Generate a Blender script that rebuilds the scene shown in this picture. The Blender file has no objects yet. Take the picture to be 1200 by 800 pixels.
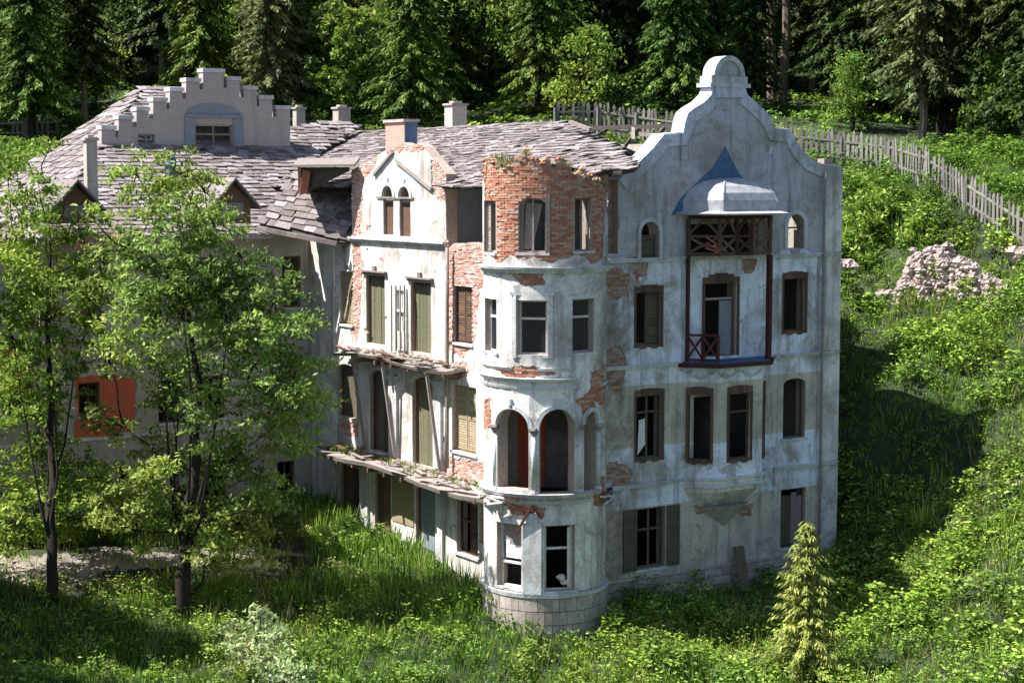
import bpy, math, random
import numpy as np
from mathutils import Vector, Matrix, noise
from mathutils.geometry import delaunay_2d_cdt
R = random.Random(7); NR = np.random.RandomState(5)
col = bpy.context.scene.collection
sc = bpy.context.scene

# ------------------------------------------------------------------ camera, world, sun
F, HOR, CZ = 2040.0, 212.0, 15.1                 # focal length and horizon in pixels of the 1200 px photograph
PITCH = math.atan((400-HOR)/F); YAW = math.radians(57)
V = np.array([math.cos(YAW), math.sin(YAW), 0.]); RT = np.array([V[1], -V[0], 0.])
FW = V*math.cos(PITCH)-np.array([0, 0, math.sin(PITCH)]); UP = np.cross(RT, FW)
CAM = np.array([-35.343, -48.590, CZ])
cam = bpy.data.objects.new("camera", bpy.data.cameras.new("camera")); col.objects.link(cam)
cam.data.sensor_width = 36; cam.data.lens = F/1200*36; cam.data.clip_end = 2000; cam.data.clip_start = .5
cam.location = CAM; cam.rotation_euler = (math.pi/2-PITCH, 0, YAW-math.pi/2)
sc.camera = cam
SUN_AZ = np.array([-.885, .465]); SUN_AZ /= np.hypot(*SUN_AZ); SUN_EL = math.radians(56)
SUN = np.array([SUN_AZ[0]*math.cos(SUN_EL), SUN_AZ[1]*math.cos(SUN_EL), math.sin(SUN_EL)])
w = bpy.data.worlds.new("World"); sc.world = w; w.use_nodes = True
sky = w.node_tree.nodes.new("ShaderNodeTexSky"); sky.sky_type = 'NISHITA'; sky.sun_disc = False
sky.sun_elevation = SUN_EL; sky.sun_rotation = math.atan2(SUN_AZ[0], SUN_AZ[1])
bg = w.node_tree.nodes['Background']; bg.inputs[1].default_value = 0.07
w.node_tree.links.new(sky.outputs[0], bg.inputs[0])
sl = bpy.data.lights.new("sun", 'SUN'); sl.energy = 5.0; sl.angle = math.radians(.5); sl.color = (1, .955, .89)
so = bpy.data.objects.new("sun", sl); col.objects.link(so)
so.rotation_euler = Vector(SUN).to_track_quat('Z', 'Y').to_euler(); so.location = (-40, 20, 60)
sc.view_settings.view_transform = 'Standard'; sc.view_settings.look = 'None'
sc.view_settings.exposure = 1.28; sc.view_settings.gamma = 1

# ------------------------------------------------------------------ measuring helpers: photograph point -> point on a real plane
def ray(px, py): return FW+RT*(px-600)/F-UP*(py-400)/F
def hit(px, py, n, c):                             # plane n.p = c
    d = ray(px, py); n = np.array(n, float); return CAM+d*((c-n@CAM)/(n@d))
def onY(px, py, y=0.): p = hit(px, py, (0, 1, 0), y); return (float(p[0]), float(p[2]))
def onX(px, py, x=-2.5): p = hit(px, py, (1, 0, 0), x); return (float(p[1]), float(p[2]))
def onD(px, py, D): d = ray(px, py); return CAM+d*(D/(d@V))
def scr(p):
    q = np.array(p, float)-CAM; z = q@FW
    return 600+F*(q@RT)/z, 400-F*(q@UP)/z, q@V

# ------------------------------------------------------------------ materials
def nt(name):
    m = bpy.data.materials.new(name); m.use_nodes = True
    return m, m.node_tree.nodes, m.node_tree.links, m.node_tree.nodes['Principled BSDF']
def noise_n(N, L, scale, detail=5, rough=.6, vec=None, dist=0):
    n = N.new('ShaderNodeTexNoise'); n.inputs['Scale'].default_value = scale; n.inputs['Detail'].default_value = detail
    n.inputs['Roughness'].default_value = rough; n.inputs['Distortion'].default_value = dist
    if vec: L.new(vec, n.inputs['Vector'])
    return n
def ramp(N, L, src, stops):
    r = N.new('ShaderNodeValToRGB'); e = r.color_ramp.elements
    while len(e) < len(stops): e.new(.5)
    for i, (p, c) in enumerate(stops):
        e[i].position = p; e[i].color = (c[0], c[1], c[2], 1) if isinstance(c, tuple) else (c, c, c, 1)
    L.new(src, r.inputs[0]); return r.outputs[0]
def mix(N, L, f, a, b, mode='MIX'):
    m = N.new('ShaderNodeMix'); m.data_type = 'RGBA'; m.blend_type = mode
    for s, v in ((m.inputs[0], f), (m.inputs[6], a), (m.inputs[7], b)):
        if isinstance(v, (int, float)): s.default_value = v
        elif isinstance(v, tuple): s.default_value = (*v[:3], 1)
        else: L.new(v, s)
    return m.outputs[2]
def wpos(N):
    g = N.new('ShaderNodeNewGeometry'); return g.outputs['Position'], g.outputs['Random Per Island']
def bump(N, L, B, h, s=.4, d=.03):
    b = N.new('ShaderNodeBump'); b.inputs['Strength'].default_value = s; b.inputs['Distance'].default_value = d
    L.new(h, b.inputs['Height']); L.new(b.outputs[0], B.inputs['Normal'])
def plaster_mat(name, base, tan=None, dirt=(.30, .29, .28), amt=.5, bands=None, stain=None):
    m, N, L, B = nt(name); P, _ = wpos(N)
    # vertical streaks: squash z
    mp = N.new('ShaderNodeMapping'); mp.inputs['Scale'].default_value = (1, 1, .1); L.new(P, mp.inputs[0])
    a = noise_n(N, L, .55, 8, .68, P, .4); b = noise_n(N, L, 2.6, 6, .7, mp.outputs[0]); c = noise_n(N, L, 9, 5, .7, P)
    colr = base
    if bands:
        sx = N.new('ShaderNodeSeparateXYZ'); L.new(P, sx.inputs[0])
        acc = None
        for z0, z1 in bands:
            g1 = N.new('ShaderNodeMath'); g1.operation = 'GREATER_THAN'; L.new(sx.outputs[2], g1.inputs[0]); g1.inputs[1].default_value = z0
            g2 = N.new('ShaderNodeMath'); g2.operation = 'LESS_THAN'; L.new(sx.outputs[2], g2.inputs[0]); g2.inputs[1].default_value = z1
            mm = N.new('ShaderNodeMath'); mm.operation = 'MULTIPLY'; L.new(g1.outputs[0], mm.inputs[0]); L.new(g2.outputs[0], mm.inputs[1])
            if acc is None: acc = mm.outputs[0]
            else:
                ad = N.new('ShaderNodeMath'); ad.operation = 'MAXIMUM'; L.new(acc, ad.inputs[0]); L.new(mm.outputs[0], ad.inputs[1]); acc = ad.outputs[0]
        colr = mix(N, L, acc, base, tan)
    f1 = ramp(N, L, a.outputs[0], [(.45, 0.), (.62, amt)])
    colr = mix(N, L, f1, colr, dirt)
    f2 = ramp(N, L, b.outputs[0], [(.5, 0.), (.66, .8*amt)])
    colr = mix(N, L, f2, colr, (.17, .15, .13))
    dd = noise_n(N, L, 1.1, 9, .75, P, .8); f4 = ramp(N, L, dd.outputs[0], [(.56, 0.), (.60, .8*amt)])
    colr = mix(N, L, f4, colr, (.33, .27, .23))
    if stain:
        sx2 = N.new('ShaderNodeSeparateXYZ'); L.new(P, sx2.inputs[0]); acc2 = None
        for a_, b_, v0_, v1_ in ((stain[0], stain[1], 0., 1.), (stain[2], stain[3], 1., 0.)):
            mr = N.new('ShaderNodeMapRange'); L.new(sx2.outputs[0], mr.inputs[0])
            for ii, vv in enumerate((a_, b_, v0_, v1_)): mr.inputs[ii+1].default_value = vv
            if acc2 is None: acc2 = mr.outputs[0]
            else:
                mm2 = N.new('ShaderNodeMath'); mm2.operation = 'MULTIPLY'; L.new(acc2, mm2.inputs[0]); L.new(mr.outputs[0], mm2.inputs[1]); acc2 = mm2.outputs[0]
        sn = noise_n(N, L, .9, 7, .7, P, .5); sr = ramp(N, L, sn.outputs[0], [(.38, 0.), (.55, .85)])
        mm3 = N.new('ShaderNodeMath'); mm3.operation = 'MULTIPLY'; L.new(acc2, mm3.inputs[0]); L.new(sr, mm3.inputs[1])
        sn2 = noise_n(N, L, 3.5, 5, .7, P); colr = mix(N, L, mm3.outputs[0], colr, ramp(N, L, sn2.outputs[0], [(.35, (.13, .11, .10)), (.55, (.26, .20, .15)), (.7, (.34, .27, .24))]))
    f3 = ramp(N, L, c.outputs[0], [(.35, .82), (.6, 1.)])
    colr = mix(N, L, 1.0, colr, f3, 'MULTIPLY')
    L.new(colr, B.inputs['Base Color']); B.inputs['Roughness'].default_value = .92
    bump(N, L, B, c.outputs[0], .35, .03); return m
def var_mat(name, c1, c2, c3=None, rough=.9, nsc=6, bs=.4, objrand=True, spec=.3):
    m, N, L, B = nt(name); P, I = wpos(N)
    if objrand:
        oi = N.new('ShaderNodeObjectInfo'); ad = N.new('ShaderNodeMath'); ad.operation = 'ADD'
        L.new(I, ad.inputs[0]); L.new(oi.outputs['Random'], ad.inputs[1])
        fr = N.new('ShaderNodeMath'); fr.operation = 'FRACT'; L.new(ad.outputs[0], fr.inputs[0]); I = fr.outputs[0]
    c = ramp(N, L, I, [(0, c1), (.6, c2), (1, c3 or c2)])
    n = noise_n(N, L, nsc, 6, .7, P); f = ramp(N, L, n.outputs[0], [(.3, .6), (.65, 1.05)])
    c = mix(N, L, 1.0, c, f, 'MULTIPLY'); L.new(c, B.inputs['Base Color']); B.inputs['Roughness'].default_value = rough
    B.inputs['Specular IOR Level'].default_value = spec
    bump(N, L, B, n.outputs[0], bs, .02); return m
def leaf_mat(name, c1, c2, c3, trans=.35):
    m, N, L, B = nt(name); P, I = wpos(N)
    n = noise_n(N, L, .38, 4, .7, P); n2 = noise_n(N, L, .09, 3, .6, P)
    c = ramp(N, L, I, [(0, c1), (.55, c2), (1, c3)])
    f = ramp(N, L, n.outputs[0], [(.35, .5), (.65, 1.2)]); c = mix(N, L, 1.0, c, f, 'MULTIPLY'); c = mix(N, L, 1.0, c, ramp(N, L, n2.outputs[0], [(.35, (.72, .85, .8)), (.62, (1.3, 1.1, .9))]), 'MULTIPLY')
    L.new(c, B.inputs['Base Color']); B.inputs['Roughness'].default_value = .6; B.inputs['Specular IOR Level'].default_value = .25
    t = N.new('ShaderNodeBsdfTranslucent'); L.new(c, t.inputs[0])
    ms = N.new('ShaderNodeMixShader'); ms.inputs[0].default_value = trans
    L.new(B.outputs[0], ms.inputs[1]); L.new(t.outputs[0], ms.inputs[2]); L.new(ms.outputs[0], N['Material Output'].inputs[0]); return m
M = {}
M['plaster'] = plaster_mat('plaster', (.76, .74, .71), amt=.8, dirt=(.36, .32, .29))
M['plaster_banded'] = plaster_mat('plaster_banded', (.78, .84, .95), tan=(.60, .55, .47), amt=.8, dirt=(.33, .31, .28), bands=[(5.75, 7.95), (.2, 3.6)], stain=(-.6, -.2, .8, 2.2))  # bluish base carries the sky-lit shade of the right facade
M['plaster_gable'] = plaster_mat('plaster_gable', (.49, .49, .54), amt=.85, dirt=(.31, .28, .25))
M['plaster_grey'] = plaster_mat('plaster_grey', (.46, .42, .37), amt=.6)
M['plaster_pink'] = plaster_mat('plaster_pink', (.42, .37, .35), amt=.35)
M['plaster_orange'] = plaster_mat('plaster_orange', (.58, .12, .055), amt=.3, dirt=(.4, .15, .1))
M['tower_plaster'] = plaster_mat('tower_plaster', (.76, .75, .73), amt=.8, dirt=(.36, .33, .31), stain=(-2.2, -.7, 6, 7))
M['trim'] = plaster_mat('trim', (.62, .64, .66), amt=.6)
M['trim_grey'] = plaster_mat('trim_grey', (.60, .65, .76), amt=.8)
M['core'] = var_mat('core', (.38, .31, .27), (.42, .34, .29), nsc=12)
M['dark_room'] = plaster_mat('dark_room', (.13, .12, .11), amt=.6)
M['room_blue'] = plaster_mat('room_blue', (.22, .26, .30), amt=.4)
M['brick'] = var_mat('brick', (.42, .16, .10), (.52, .25, .17), (.55, .40, .30), nsc=14, bs=.5)
M['brick_dark'] = var_mat('brick_dark', (.30, .15, .10), (.40, .22, .15), (.42, .32, .24), nsc=10, bs=.5)
M['brick_pale'] = var_mat('brick_pale', (.50, .25, .20), (.62, .40, .34), (.68, .58, .52), nsc=14, bs=.5)
M['debris_mix'] = var_mat('debris_mix', (.30, .2, .16), (.46, .34, .28), (.55, .5, .46), nsc=9, bs=.7)
M['stone'] = var_mat('stone', (.36, .30, .26), (.46, .40, .36), (.5, .42, .40), nsc=5, bs=.7)
M['rubble'] = var_mat('rubble', (.30, .245, .22), (.44, .36, .34), (.52, .44, .42), nsc=6, bs=.8)
M['slate'] = var_mat('slate', (.14, .115, .11), (.25, .215, .215), (.36, .325, .335), nsc=4, bs=.5, rough=.85)
M['deck'] = var_mat('deck', (.07, .06, .055), (.10, .085, .075), nsc=4)
M['olive'] = var_mat('olive', (.085, .085, .055), (.12, .11, .075), (.15, .12, .08), nsc=9)
M['green_wood'] = var_mat('green_wood', (.13, .14, .085), (.17, .16, .10), (.2, .18, .12), nsc=9)
M['brown_wood'] = var_mat('brown_wood', (.10, .06, .045), (.15, .09, .06), (.2, .11, .075), nsc=9)
M['red_wood'] = var_mat('red_wood', (.065, .022, .02), (.09, .03, .026), (.12, .045, .035), nsc=9)
M['shutter_tan'] = var_mat('shutter_tan', (.34, .28, .18), (.42, .34, .22), (.46, .38, .27), nsc=9)
M['grey_wood'] = var_mat('grey_wood', (.22, .19, .18), (.33, .29, .27), (.45, .40, .38), nsc=9)
M['white_wood'] = var_mat('white_wood', (.6, .58, .55), (.7, .68, .65), (.75, .73, .7), nsc=9)
M['metal'] = var_mat('metal', (.33, .36, .40), (.37, .40, .44), (.42, .43, .46), nsc=3, rough=.65, bs=.35)
M['metal_blue'] = var_mat('metal_blue', (.045, .12, .24), (.06, .15, .28), nsc=3, rough=.5, bs=.2)  # blue of the shaded canopy spire; also on balcony floor and a chimney
M['shaded_side_blue'] = var_mat('shaded_side_blue', (.10, .17, .26), (.13, .2, .3), nsc=3, rough=.6)  # shade of the big chimney's front face, put into the colour
M['fence_wood'] = var_mat('fence_wood', (.13, .12, .115), (.20, .185, .175), (.27, .25, .24), nsc=6)
M['metal_red'] = var_mat('metal_red', (.36, .10, .07), (.42, .16, .12), (.4, .25, .22), nsc=3, rough=.6, bs=.2)
M['pipe'] = var_mat('pipe', (.22, .19, .18), (.28, .24, .22), nsc=5, rough=.6)
M['bark'] = var_mat('bark', (.018, .014, .012), (.028, .021, .017), nsc=6, bs=1)
M['bark_light'] = var_mat('bark_light', (.17, .13, .105), (.22, .17, .14), nsc=3, bs=1)
M['cloth_pink'] = var_mat('cloth_pink', (.65, .35, .33), (.75, .6, .58), nsc=9, bs=.2)
M['cloth'] = var_mat('cloth', (.78, .75, .78), (.8, .78, .8), nsc=9, bs=.2)
M['leaf'] = leaf_mat('leaf', (.09, .19, .025), (.19, .33, .045), (.42, .52, .13), .42)
M['leaf_cool'] = leaf_mat('leaf_cool', (.05, .12, .035), (.13, .25, .065), (.34, .44, .19), .4)
M['leaf_bright'] = leaf_mat('leaf_bright', (.12, .22, .035), (.26, .39, .075), (.52, .60, .24), .45)
M['leaf_pale'] = leaf_mat('leaf_pale', (.20, .34, .14), (.36, .50, .26), (.56, .64, .42), .4)
M['needle_dark'] = leaf_mat('needle_dark', (.018, .042, .012), (.05, .095, .022), (.12, .19, .045), .25)
M['needle_mid'] = leaf_mat('needle_mid', (.05, .11, .02), (.12, .22, .035), (.24, .36, .08), .35)
M['needle_grey'] = leaf_mat('needle_grey', (.07, .10, .04), (.13, .17, .07), (.24, .28, .13), .3)
M['needle_larch'] = leaf_mat('needle_larch', (.10, .16, .04), (.20, .28, .06), (.40, .46, .15), .3)
M['grass'] = leaf_mat('grass', (.04, .10, .012), (.15, .30, .03), (.38, .54, .12), .3)
M['weed'] = leaf_mat('weed', (.045, .11, .014), (.16, .32, .035), (.38, .55, .13), .3)
M['weed_dry'] = leaf_mat('weed_dry', (.22, .25, .09), (.36, .36, .18), (.46, .42, .26), .3)
def ground_mat():
    m, N, L, B = nt('ground'); P, _ = wpos(N)
    a = noise_n(N, L, .25, 6, .65, P); b = noise_n(N, L, 3, 6, .7, P)
    c = ramp(N, L, a.outputs[0], [(.35, (.012, .022, .008)), (.55, (.03, .05, .014)), (.7, (.06, .07, .03))])
    f = ramp(N, L, b.outputs[0], [(.3, .5), (.7, 1.2)]); c = mix(N, L, 1.0, c, f, 'MULTIPLY')
    L.new(c, B.inputs['Base Color']); B.inputs['Roughness'].default_value = 1; bump(N, L, B, b.outputs[0], .8, .1); return m
M['ground'] = ground_mat()
M['path'] = var_mat('path', (.26, .23, .19), (.34, .30, .25), nsc=2.5, bs=.8)
def glass_mat():
    m, N, L, B = nt('glass'); B.inputs['Base Color'].default_value = (.03, .04, .05, 1); B.inputs['Roughness'].default_value = .08
    B.inputs['Alpha'].default_value = .45; return m
M['glass'] = glass_mat()

# ------------------------------------------------------------------ mesh + object helpers
WL = {}
class MB:
    def __init__(s): s.v = []; s.f = []
    def add(s, vs, fs):
        o = len(s.v); s.v += [tuple(map(float, p)) for p in vs]; s.f += [tuple(i+o for i in f) for f in fs]; return s
    def hexa(s, c): return s.add(c, [(0, 3, 2, 1), (4, 5, 6, 7), (0, 1, 5, 4), (1, 2, 6, 5), (2, 3, 7, 6), (3, 0, 4, 7)])
    def box(s, x0, x1, y0, y1, z0, z1):
        return s.hexa([(x0, y0, z0), (x1, y0, z0), (x1, y1, z0), (x0, y1, z0), (x0, y0, z1), (x1, y0, z1), (x1, y1, z1), (x0, y1, z1)])
    def mbox(s, f, u0, u1, v0, v1, d0, d1):
        return s.hexa([f(u0, v0, d0), f(u1, v0, d0), f(u1, v0, d1), f(u0, v0, d1), f(u0, v1, d0), f(u1, v1, d0), f(u1, v1, d1), f(u0, v1, d1)])
    def bar(s, p, q, w, h, up=(0, 0, 1)):
        p = np.array(p, float); q = np.array(q, float); t = q-p; t /= np.linalg.norm(t)
        a = np.cross(t, up)
        if np.linalg.norm(a) < 1e-3: a = np.cross(t, (1, 0, 0))
        a /= np.linalg.norm(a); b = np.cross(a, t); a = a*w/2; b = b*h/2
        return s.hexa([p-a-b, p+a-b, q+a-b, q-a-b, p-a+b, p+a+b, q+a+b, q-a+b])
    def tube(s, pts, rad, n=7, cap=True):
        pts = [np.array(p, float) for p in pts]; k = len(pts); o = len(s.v); vs = []; fs = []
        for i, p in enumerate(pts):
            t = pts[min(i+1, k-1)]-pts[max(i-1, 0)]; t = t/(np.linalg.norm(t)+1e-9)
            a = np.cross(t, (.13, .31, .94)); 
            if np.linalg.norm(a) < .1: a = np.cross(t, (1, 0, 0))
            a /= np.linalg.norm(a); b = np.cross(t, a); r = rad[i] if hasattr(rad, '__len__') else rad
            for j in range(n): an = 2*math.pi*j/n; vs.append(p+a*r*math.cos(an)+b*r*math.sin(an))
        for i in range(k-1):
            for j in range(n): j2 = (j+1) % n; fs.append((i*n+j, i*n+j2, (i+1)*n+j2, (i+1)*n+j))
        if cap: fs.append(tuple(range(n-1, -1, -1))); fs.append(tuple((k-1)*n+j for j in range(n)))
        return s.add(vs, fs)
    def prism(s, poly, f, d0, d1):                 # convex-ish outline in (u,v) extruded along d
        n = len(poly); vs = [f(u, v, d0) for u, v in poly]+[f(u, v, d1) for u, v in poly]
        return s.add(vs, [tuple(range(n)), tuple(range(2*n-1, n-1, -1))]+[(i, i+n, (i+1) % n+n, (i+1) % n) for i in range(n)])
    def stone(s, c, r, sq=(1, 1, .7)):
        vs = []
        for z in (-.8, .0, .8):
            k = 5 if z else 6
            for j in range(5):
                a = 2*math.pi*(j+(.3 if z else 0))/5; q = (1 if z == 0 else .62)*R.uniform(.75, 1.2)
                vs.append((c[0]+r*sq[0]*q*math.cos(a), c[1]+r*sq[1]*q*math.sin(a), c[2]+r*sq[2]*z*R.uniform(.8, 1.1)))
        fs = [(4, 3, 2, 1, 0), (10, 11, 12, 13, 14)]
        for i in range(2):
            for j in range(5): fs.append((i*5+j, i*5+(j+1) % 5, (i+1)*5+(j+1) % 5, (i+1)*5+j))
        return s.add(vs, fs)
def link(name, me, mat, parent=None, kind=None, loc=(0, 0, 0)):
    o = bpy.data.objects.new(name, me); col.objects.link(o)
    if mat and not me.materials: me.materials.append(M[mat])
    WL[o] = np.array(loc, float)
    if parent: o.parent = parent; o.location = WL[o]-WL[parent]
    else: o.location = loc
    if kind: o['kind'] = kind
    return o
def build(name, mb, mat, parent=None, kind=None, smooth=False, fixn=True):
    a = np.array(mb.v); c = (a.min(0)+a.max(0))/2
    if parent is None: c[2] = a[:, 2].min()
    me = bpy.data.meshes.new(name); me.from_pydata((a-c).tolist(), [], mb.f)
    if fixn:
        import bmesh
        b = bmesh.new(); b.from_mesh(me); bmesh.ops.recalc_face_normals(b, faces=b.faces); b.to_mesh(me); b.free()
    if smooth: me.polygons.foreach_set('use_smooth', [True]*len(me.polygons))
    return link(name, me, mat, parent, kind, c)
def tag(o, label=None, cat=None, group=None, kind=None):
    if label: o['label'] = label
    if cat: o['category'] = cat
    if group: o['group'] = group
    if kind: o['kind'] = kind
    return o
def thing(name, loc, label, cat, group=None):
    o = bpy.data.objects.new(name, None); col.objects.link(o); o.location = loc; WL[o] = np.array(loc, float); o.empty_display_size = .3
    return tag(o, label, cat, group)
def inpoly(x, y, poly):
    c = False; n = len(poly); j = n-1
    for i in range(n):
        xi, yi = poly[i]; xj, yj = poly[j]
        if (yi > y) != (yj > y) and x < (xj-xi)*(y-yi)/(yj-yi)+xi: c = not c
        j = i
    return c
def subdiv(poly, seg):
    out = []
    for i in range(len(poly)):
        a = poly[i]; b = poly[(i+1) % len(poly)]; L = math.hypot(b[0]-a[0], b[1]-a[1]); k = max(1, int(math.ceil(L/seg)))
        out += [(a[0]+(b[0]-a[0])*t/k, a[1]+(b[1]-a[1])*t/k) for t in range(k)]
    return out
def ragged(poly, amp=.12, seg=.18, rr=R): return [(x+rr.uniform(-amp, amp), y+rr.uniform(-amp, amp)) for x, y in subdiv(poly, seg)]
def rect(u0, u1, v0, v1): return [(u0, v0), (u1, v0), (u1, v1), (u0, v1)]
def arch(u0, u1, v0, v1, rise=None, n=8):           # v1 = crown
    w = (u1-u0)/2; c = (u0+u1)/2; rise = abs(w) if rise is None else rise
    return [(u0, v0), (u1, v0)]+[(c+w*math.cos(math.pi*i/n), v1-rise+rise*math.sin(math.pi*i/n)) for i in range(n+1)]
def sheet(name, outline, holes, f, d0, d1, mat, parent, cut=(), seg=1.2, kind=None, edge_seg=None, keep=None):
    """a wall skin between depths d0 and d1: outline minus holes minus ragged cuts, with real reveals"""
    loops = [outline]+list(holes)+list(cut)
    if edge_seg: loops = [subdiv(l, edge_seg) for l in loops]
    pts = []; edges = []
    for l in loops:
        o = len(pts); pts += l; edges += [(o+i, o+(i+1) % len(l)) for i in range(len(l))]
    us = [p[0] for p in outline]; vs = [p[1] for p in outline]
    u = min(us)+seg*.5
    while u < max(us):
        v = min(vs)+seg*.5
        while v < max(vs): pts.append((u+R.uniform(-.01, .01), v+R.uniform(-.01, .01))); v += seg
        u += seg
    vv, _, ff, _, _, _ = delaunay_2d_cdt([Vector(p) for p in pts], edges, [], 0, 1e-5)
    bad = list(holes)+list(cut); tris = []
    for t in ff:
        cx = sum(vv[i][0] for i in t)/3; cy = sum(vv[i][1] for i in t)/3
        if not inpoly(cx, cy, outline): continue
        if any(inpoly(cx, cy, h) for h in bad): continue
        if keep and not keep(cx, cy): continue
        tris.append(tuple(t))
    used = sorted({i for t in tris for i in t}); ix = {i: k for k, i in enumerate(used)}; n = len(used)
    V3 = [f(vv[i][0], vv[i][1], d0) for i in used]+[f(vv[i][0], vv[i][1], d1) for i in used]
    fs = []; ec = {}
    for t in tris:
        a, b, c = (ix[i] for i in t); fs += [(a, b, c), (c+n, b+n, a+n)]
        for e in ((a, b), (b, c), (c, a)): ec[frozenset(e)] = None if frozenset(e) in ec else e
    for e in ec.values():
        if e: a, b = e; fs.append((b, a, a+n, b+n))
    return build(name, MB().add(V3, fs), mat, parent, kind)
def bricks(name, f, inside, u0, u1, v0, v1, mat, parent, bl=.27, bh=.083, dep=(-.012, .02), gap=.012):
    mb = MB(); row = 0; v = v0
    while v < v1:
        u = u0-(bl/2 if row % 2 else 0)
        while u < u1:
            cu, cv = u+bl/2, v+bh/2
            if inside(cu, cv) and R.random() > .03:
                j = R.uniform(-.012, .022); dv = R.uniform(-.004, .004)
                mb.mbox(f, u+gap/2, u+bl-gap/2, v+gap/2+dv, v+bh-gap/2+dv, dep[0]+j, dep[1])
            u += bl
        v += bh; row += 1
    if mb.v: return build(name, mb, mat, parent, 'stuff', fixn=False)
def MBcat(mb, mats): pass
# plane maps: (u, v, depth into wall)
def fY(y0=0.): return lambda u, v, d: (u, y0+d, v)
def fX(x0=-2.5): return lambda u, v, d: (x0+d, u, v)
fR, fL = fY(0.), fX(-2.5)

# ------------------------------------------------------------------ terrain
TP = []
def tp(px, py, D): TP.append(tuple(onD(px, py, D)))
for a in [(1200, 290, 76), (1130, 243, 80), (1075, 208, 84), (1040, 203, 87), (985, 190, 89), (915, 182, 91), (1240, 310, 73),
          (985, 255, 86), (1010, 350, 79), (1115, 360, 76), (1190, 362, 74), (1090, 405, 72), (1190, 430, 69), (1040, 480, 68.5),
          (1163, 550, 63.2), (1200, 620, 59), (1100, 690, 57.5), (1000, 715, 60), (1010, 785, 54.5), (1200, 790, 50.5), (860, 800, 53),
          (640, 750, 56.3), (760, 735, 59), (600, 800, 53.5), (300, 800, 53), (0, 800, 52), (0, 712, 57), (100, 665, 62), (215, 735, 57), (60, 690, 59),
          (400, 655, 66), (470, 680, 63), (560, 705, 60), (330, 610, 70), (1300, 620, 56), (1350, 800, 47), (1300, 400, 68),
          (660, 160, 96), (720, 158, 97), (800, 160, 96), (500, 140, 106), (300, 120, 110), (120, 150, 105), (0, 165, 101),
          (0, 60, 128), (200, 50, 130), (0, -20, 158), (400, 20, 135), (600, 60, 120), (700, 120, 104), (900, 125, 104), (1000, 130, 104), (1200, 170, 94), (1080, 150, 97),
          (900, 40, 128), (1200, 60, 118), (600, -40, 160), (1100, -30, 160), (-100, 780, 52), (-150, 650, 60), (-200, 170, 100)]: tp(*a)
for x, y, z in [(11, -.5, .7), (11.3, 2, 1.6), (12.5, 8, 5), (15, 18, 11), (5, -.5, .3), (0, -.5, .3), (-5, 1, .6), (-3, 8, 1.3), (-3.2, 14, 1.6), (-3, 17, 1.7),
                (-9, 17, 1.7), (-16, 17, 1.8), (-24, 17, 2), (-32, 20, 4), (3, 3, .2), (8, 3, .2), (3, 12, .5), (9, 12, .5), (3, 22, 1), (9, 22, 2), (-5, 22, 1.5), (-15, 22, 1.5),
                (-5, 31, 8), (-18, 31, 8), (-28, 30, 10), (6, 34, 15), (-18, 42, 17), (-40, 40, 17), (-50, 0, 2), (-30, -10, .5), (-20, -30, -1), (20, -30, 0), (-60, 90, 35), (60, 0, 14), (90, 60, 40), (40, 130, 50), (-20, 140, 50), (-100, 60, 22), (-90, -20, 4), (40, -30, 6)]:
    TP.append((x, y, z))
TPa = np.array(TP); nP = len(TPa)
A = np.sqrt(((TPa[:, None, :2]-TPa[None, :, :2])**2).sum(2)+.6); A[np.diag_indices(nP)] -= .35
K = np.zeros((nP+3, nP+3)); K[:nP, :nP] = A; K[:nP, nP:] = np.c_[np.ones(nP), TPa[:, :2]]; K[nP:, :nP] = K[:nP, nP:].T
W = np.linalg.solve(K, np.r_[TPa[:, 2], 0, 0, 0])
def hgt(x, y):
    x = np.atleast_1d(np.asarray(x, float)); y = np.atleast_1d(np.asarray(y, float)); out = np.empty(x.shape)
    for s in range(0, len(x), 20000):
        xs, ys = x[s:s+20000], y[s:s+20000]
        out[s:s+20000] = np.sqrt((xs[:, None]-TPa[:, 0])**2+(ys[:, None]-TPa[:, 1])**2+.6)@W[:nP]+W[nP]+W[nP+1]*xs+W[nP+2]*ys
    return out
def h1(x, y): return float(hgt(x, y)[0])
def grid_axis(a, b, fine0, fine1, st, big):
    r = list(np.arange(fine0, fine1, st)); p = fine0; q = []
    while p > a: p -= big; q.append(p)
    p = r[-1]
    while p < b: p += big; r.append(p)
    return np.array(q[::-1]+r)
gx = grid_axis(-150, 170, -40, 34, .7, 7); gy = grid_axis(-60, 200, -14, 62, .7, 7)
X, Y = np.meshgrid(gx, gy); Z = hgt(X.ravel(), Y.ravel()).reshape(X.shape)
far = np.clip((np.hypot(X, Y-20)-95)/80, 0, 1); Z = Z*(1-far)+np.clip(Z, -4, 60)*far
Z += np.vectorize(lambda a, b: noise.noise(Vector((a*.35, b*.35, 0)))*.22+noise.noise(Vector((a*1.3, b*1.3, 3)))*.07)(X, Y)
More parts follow.
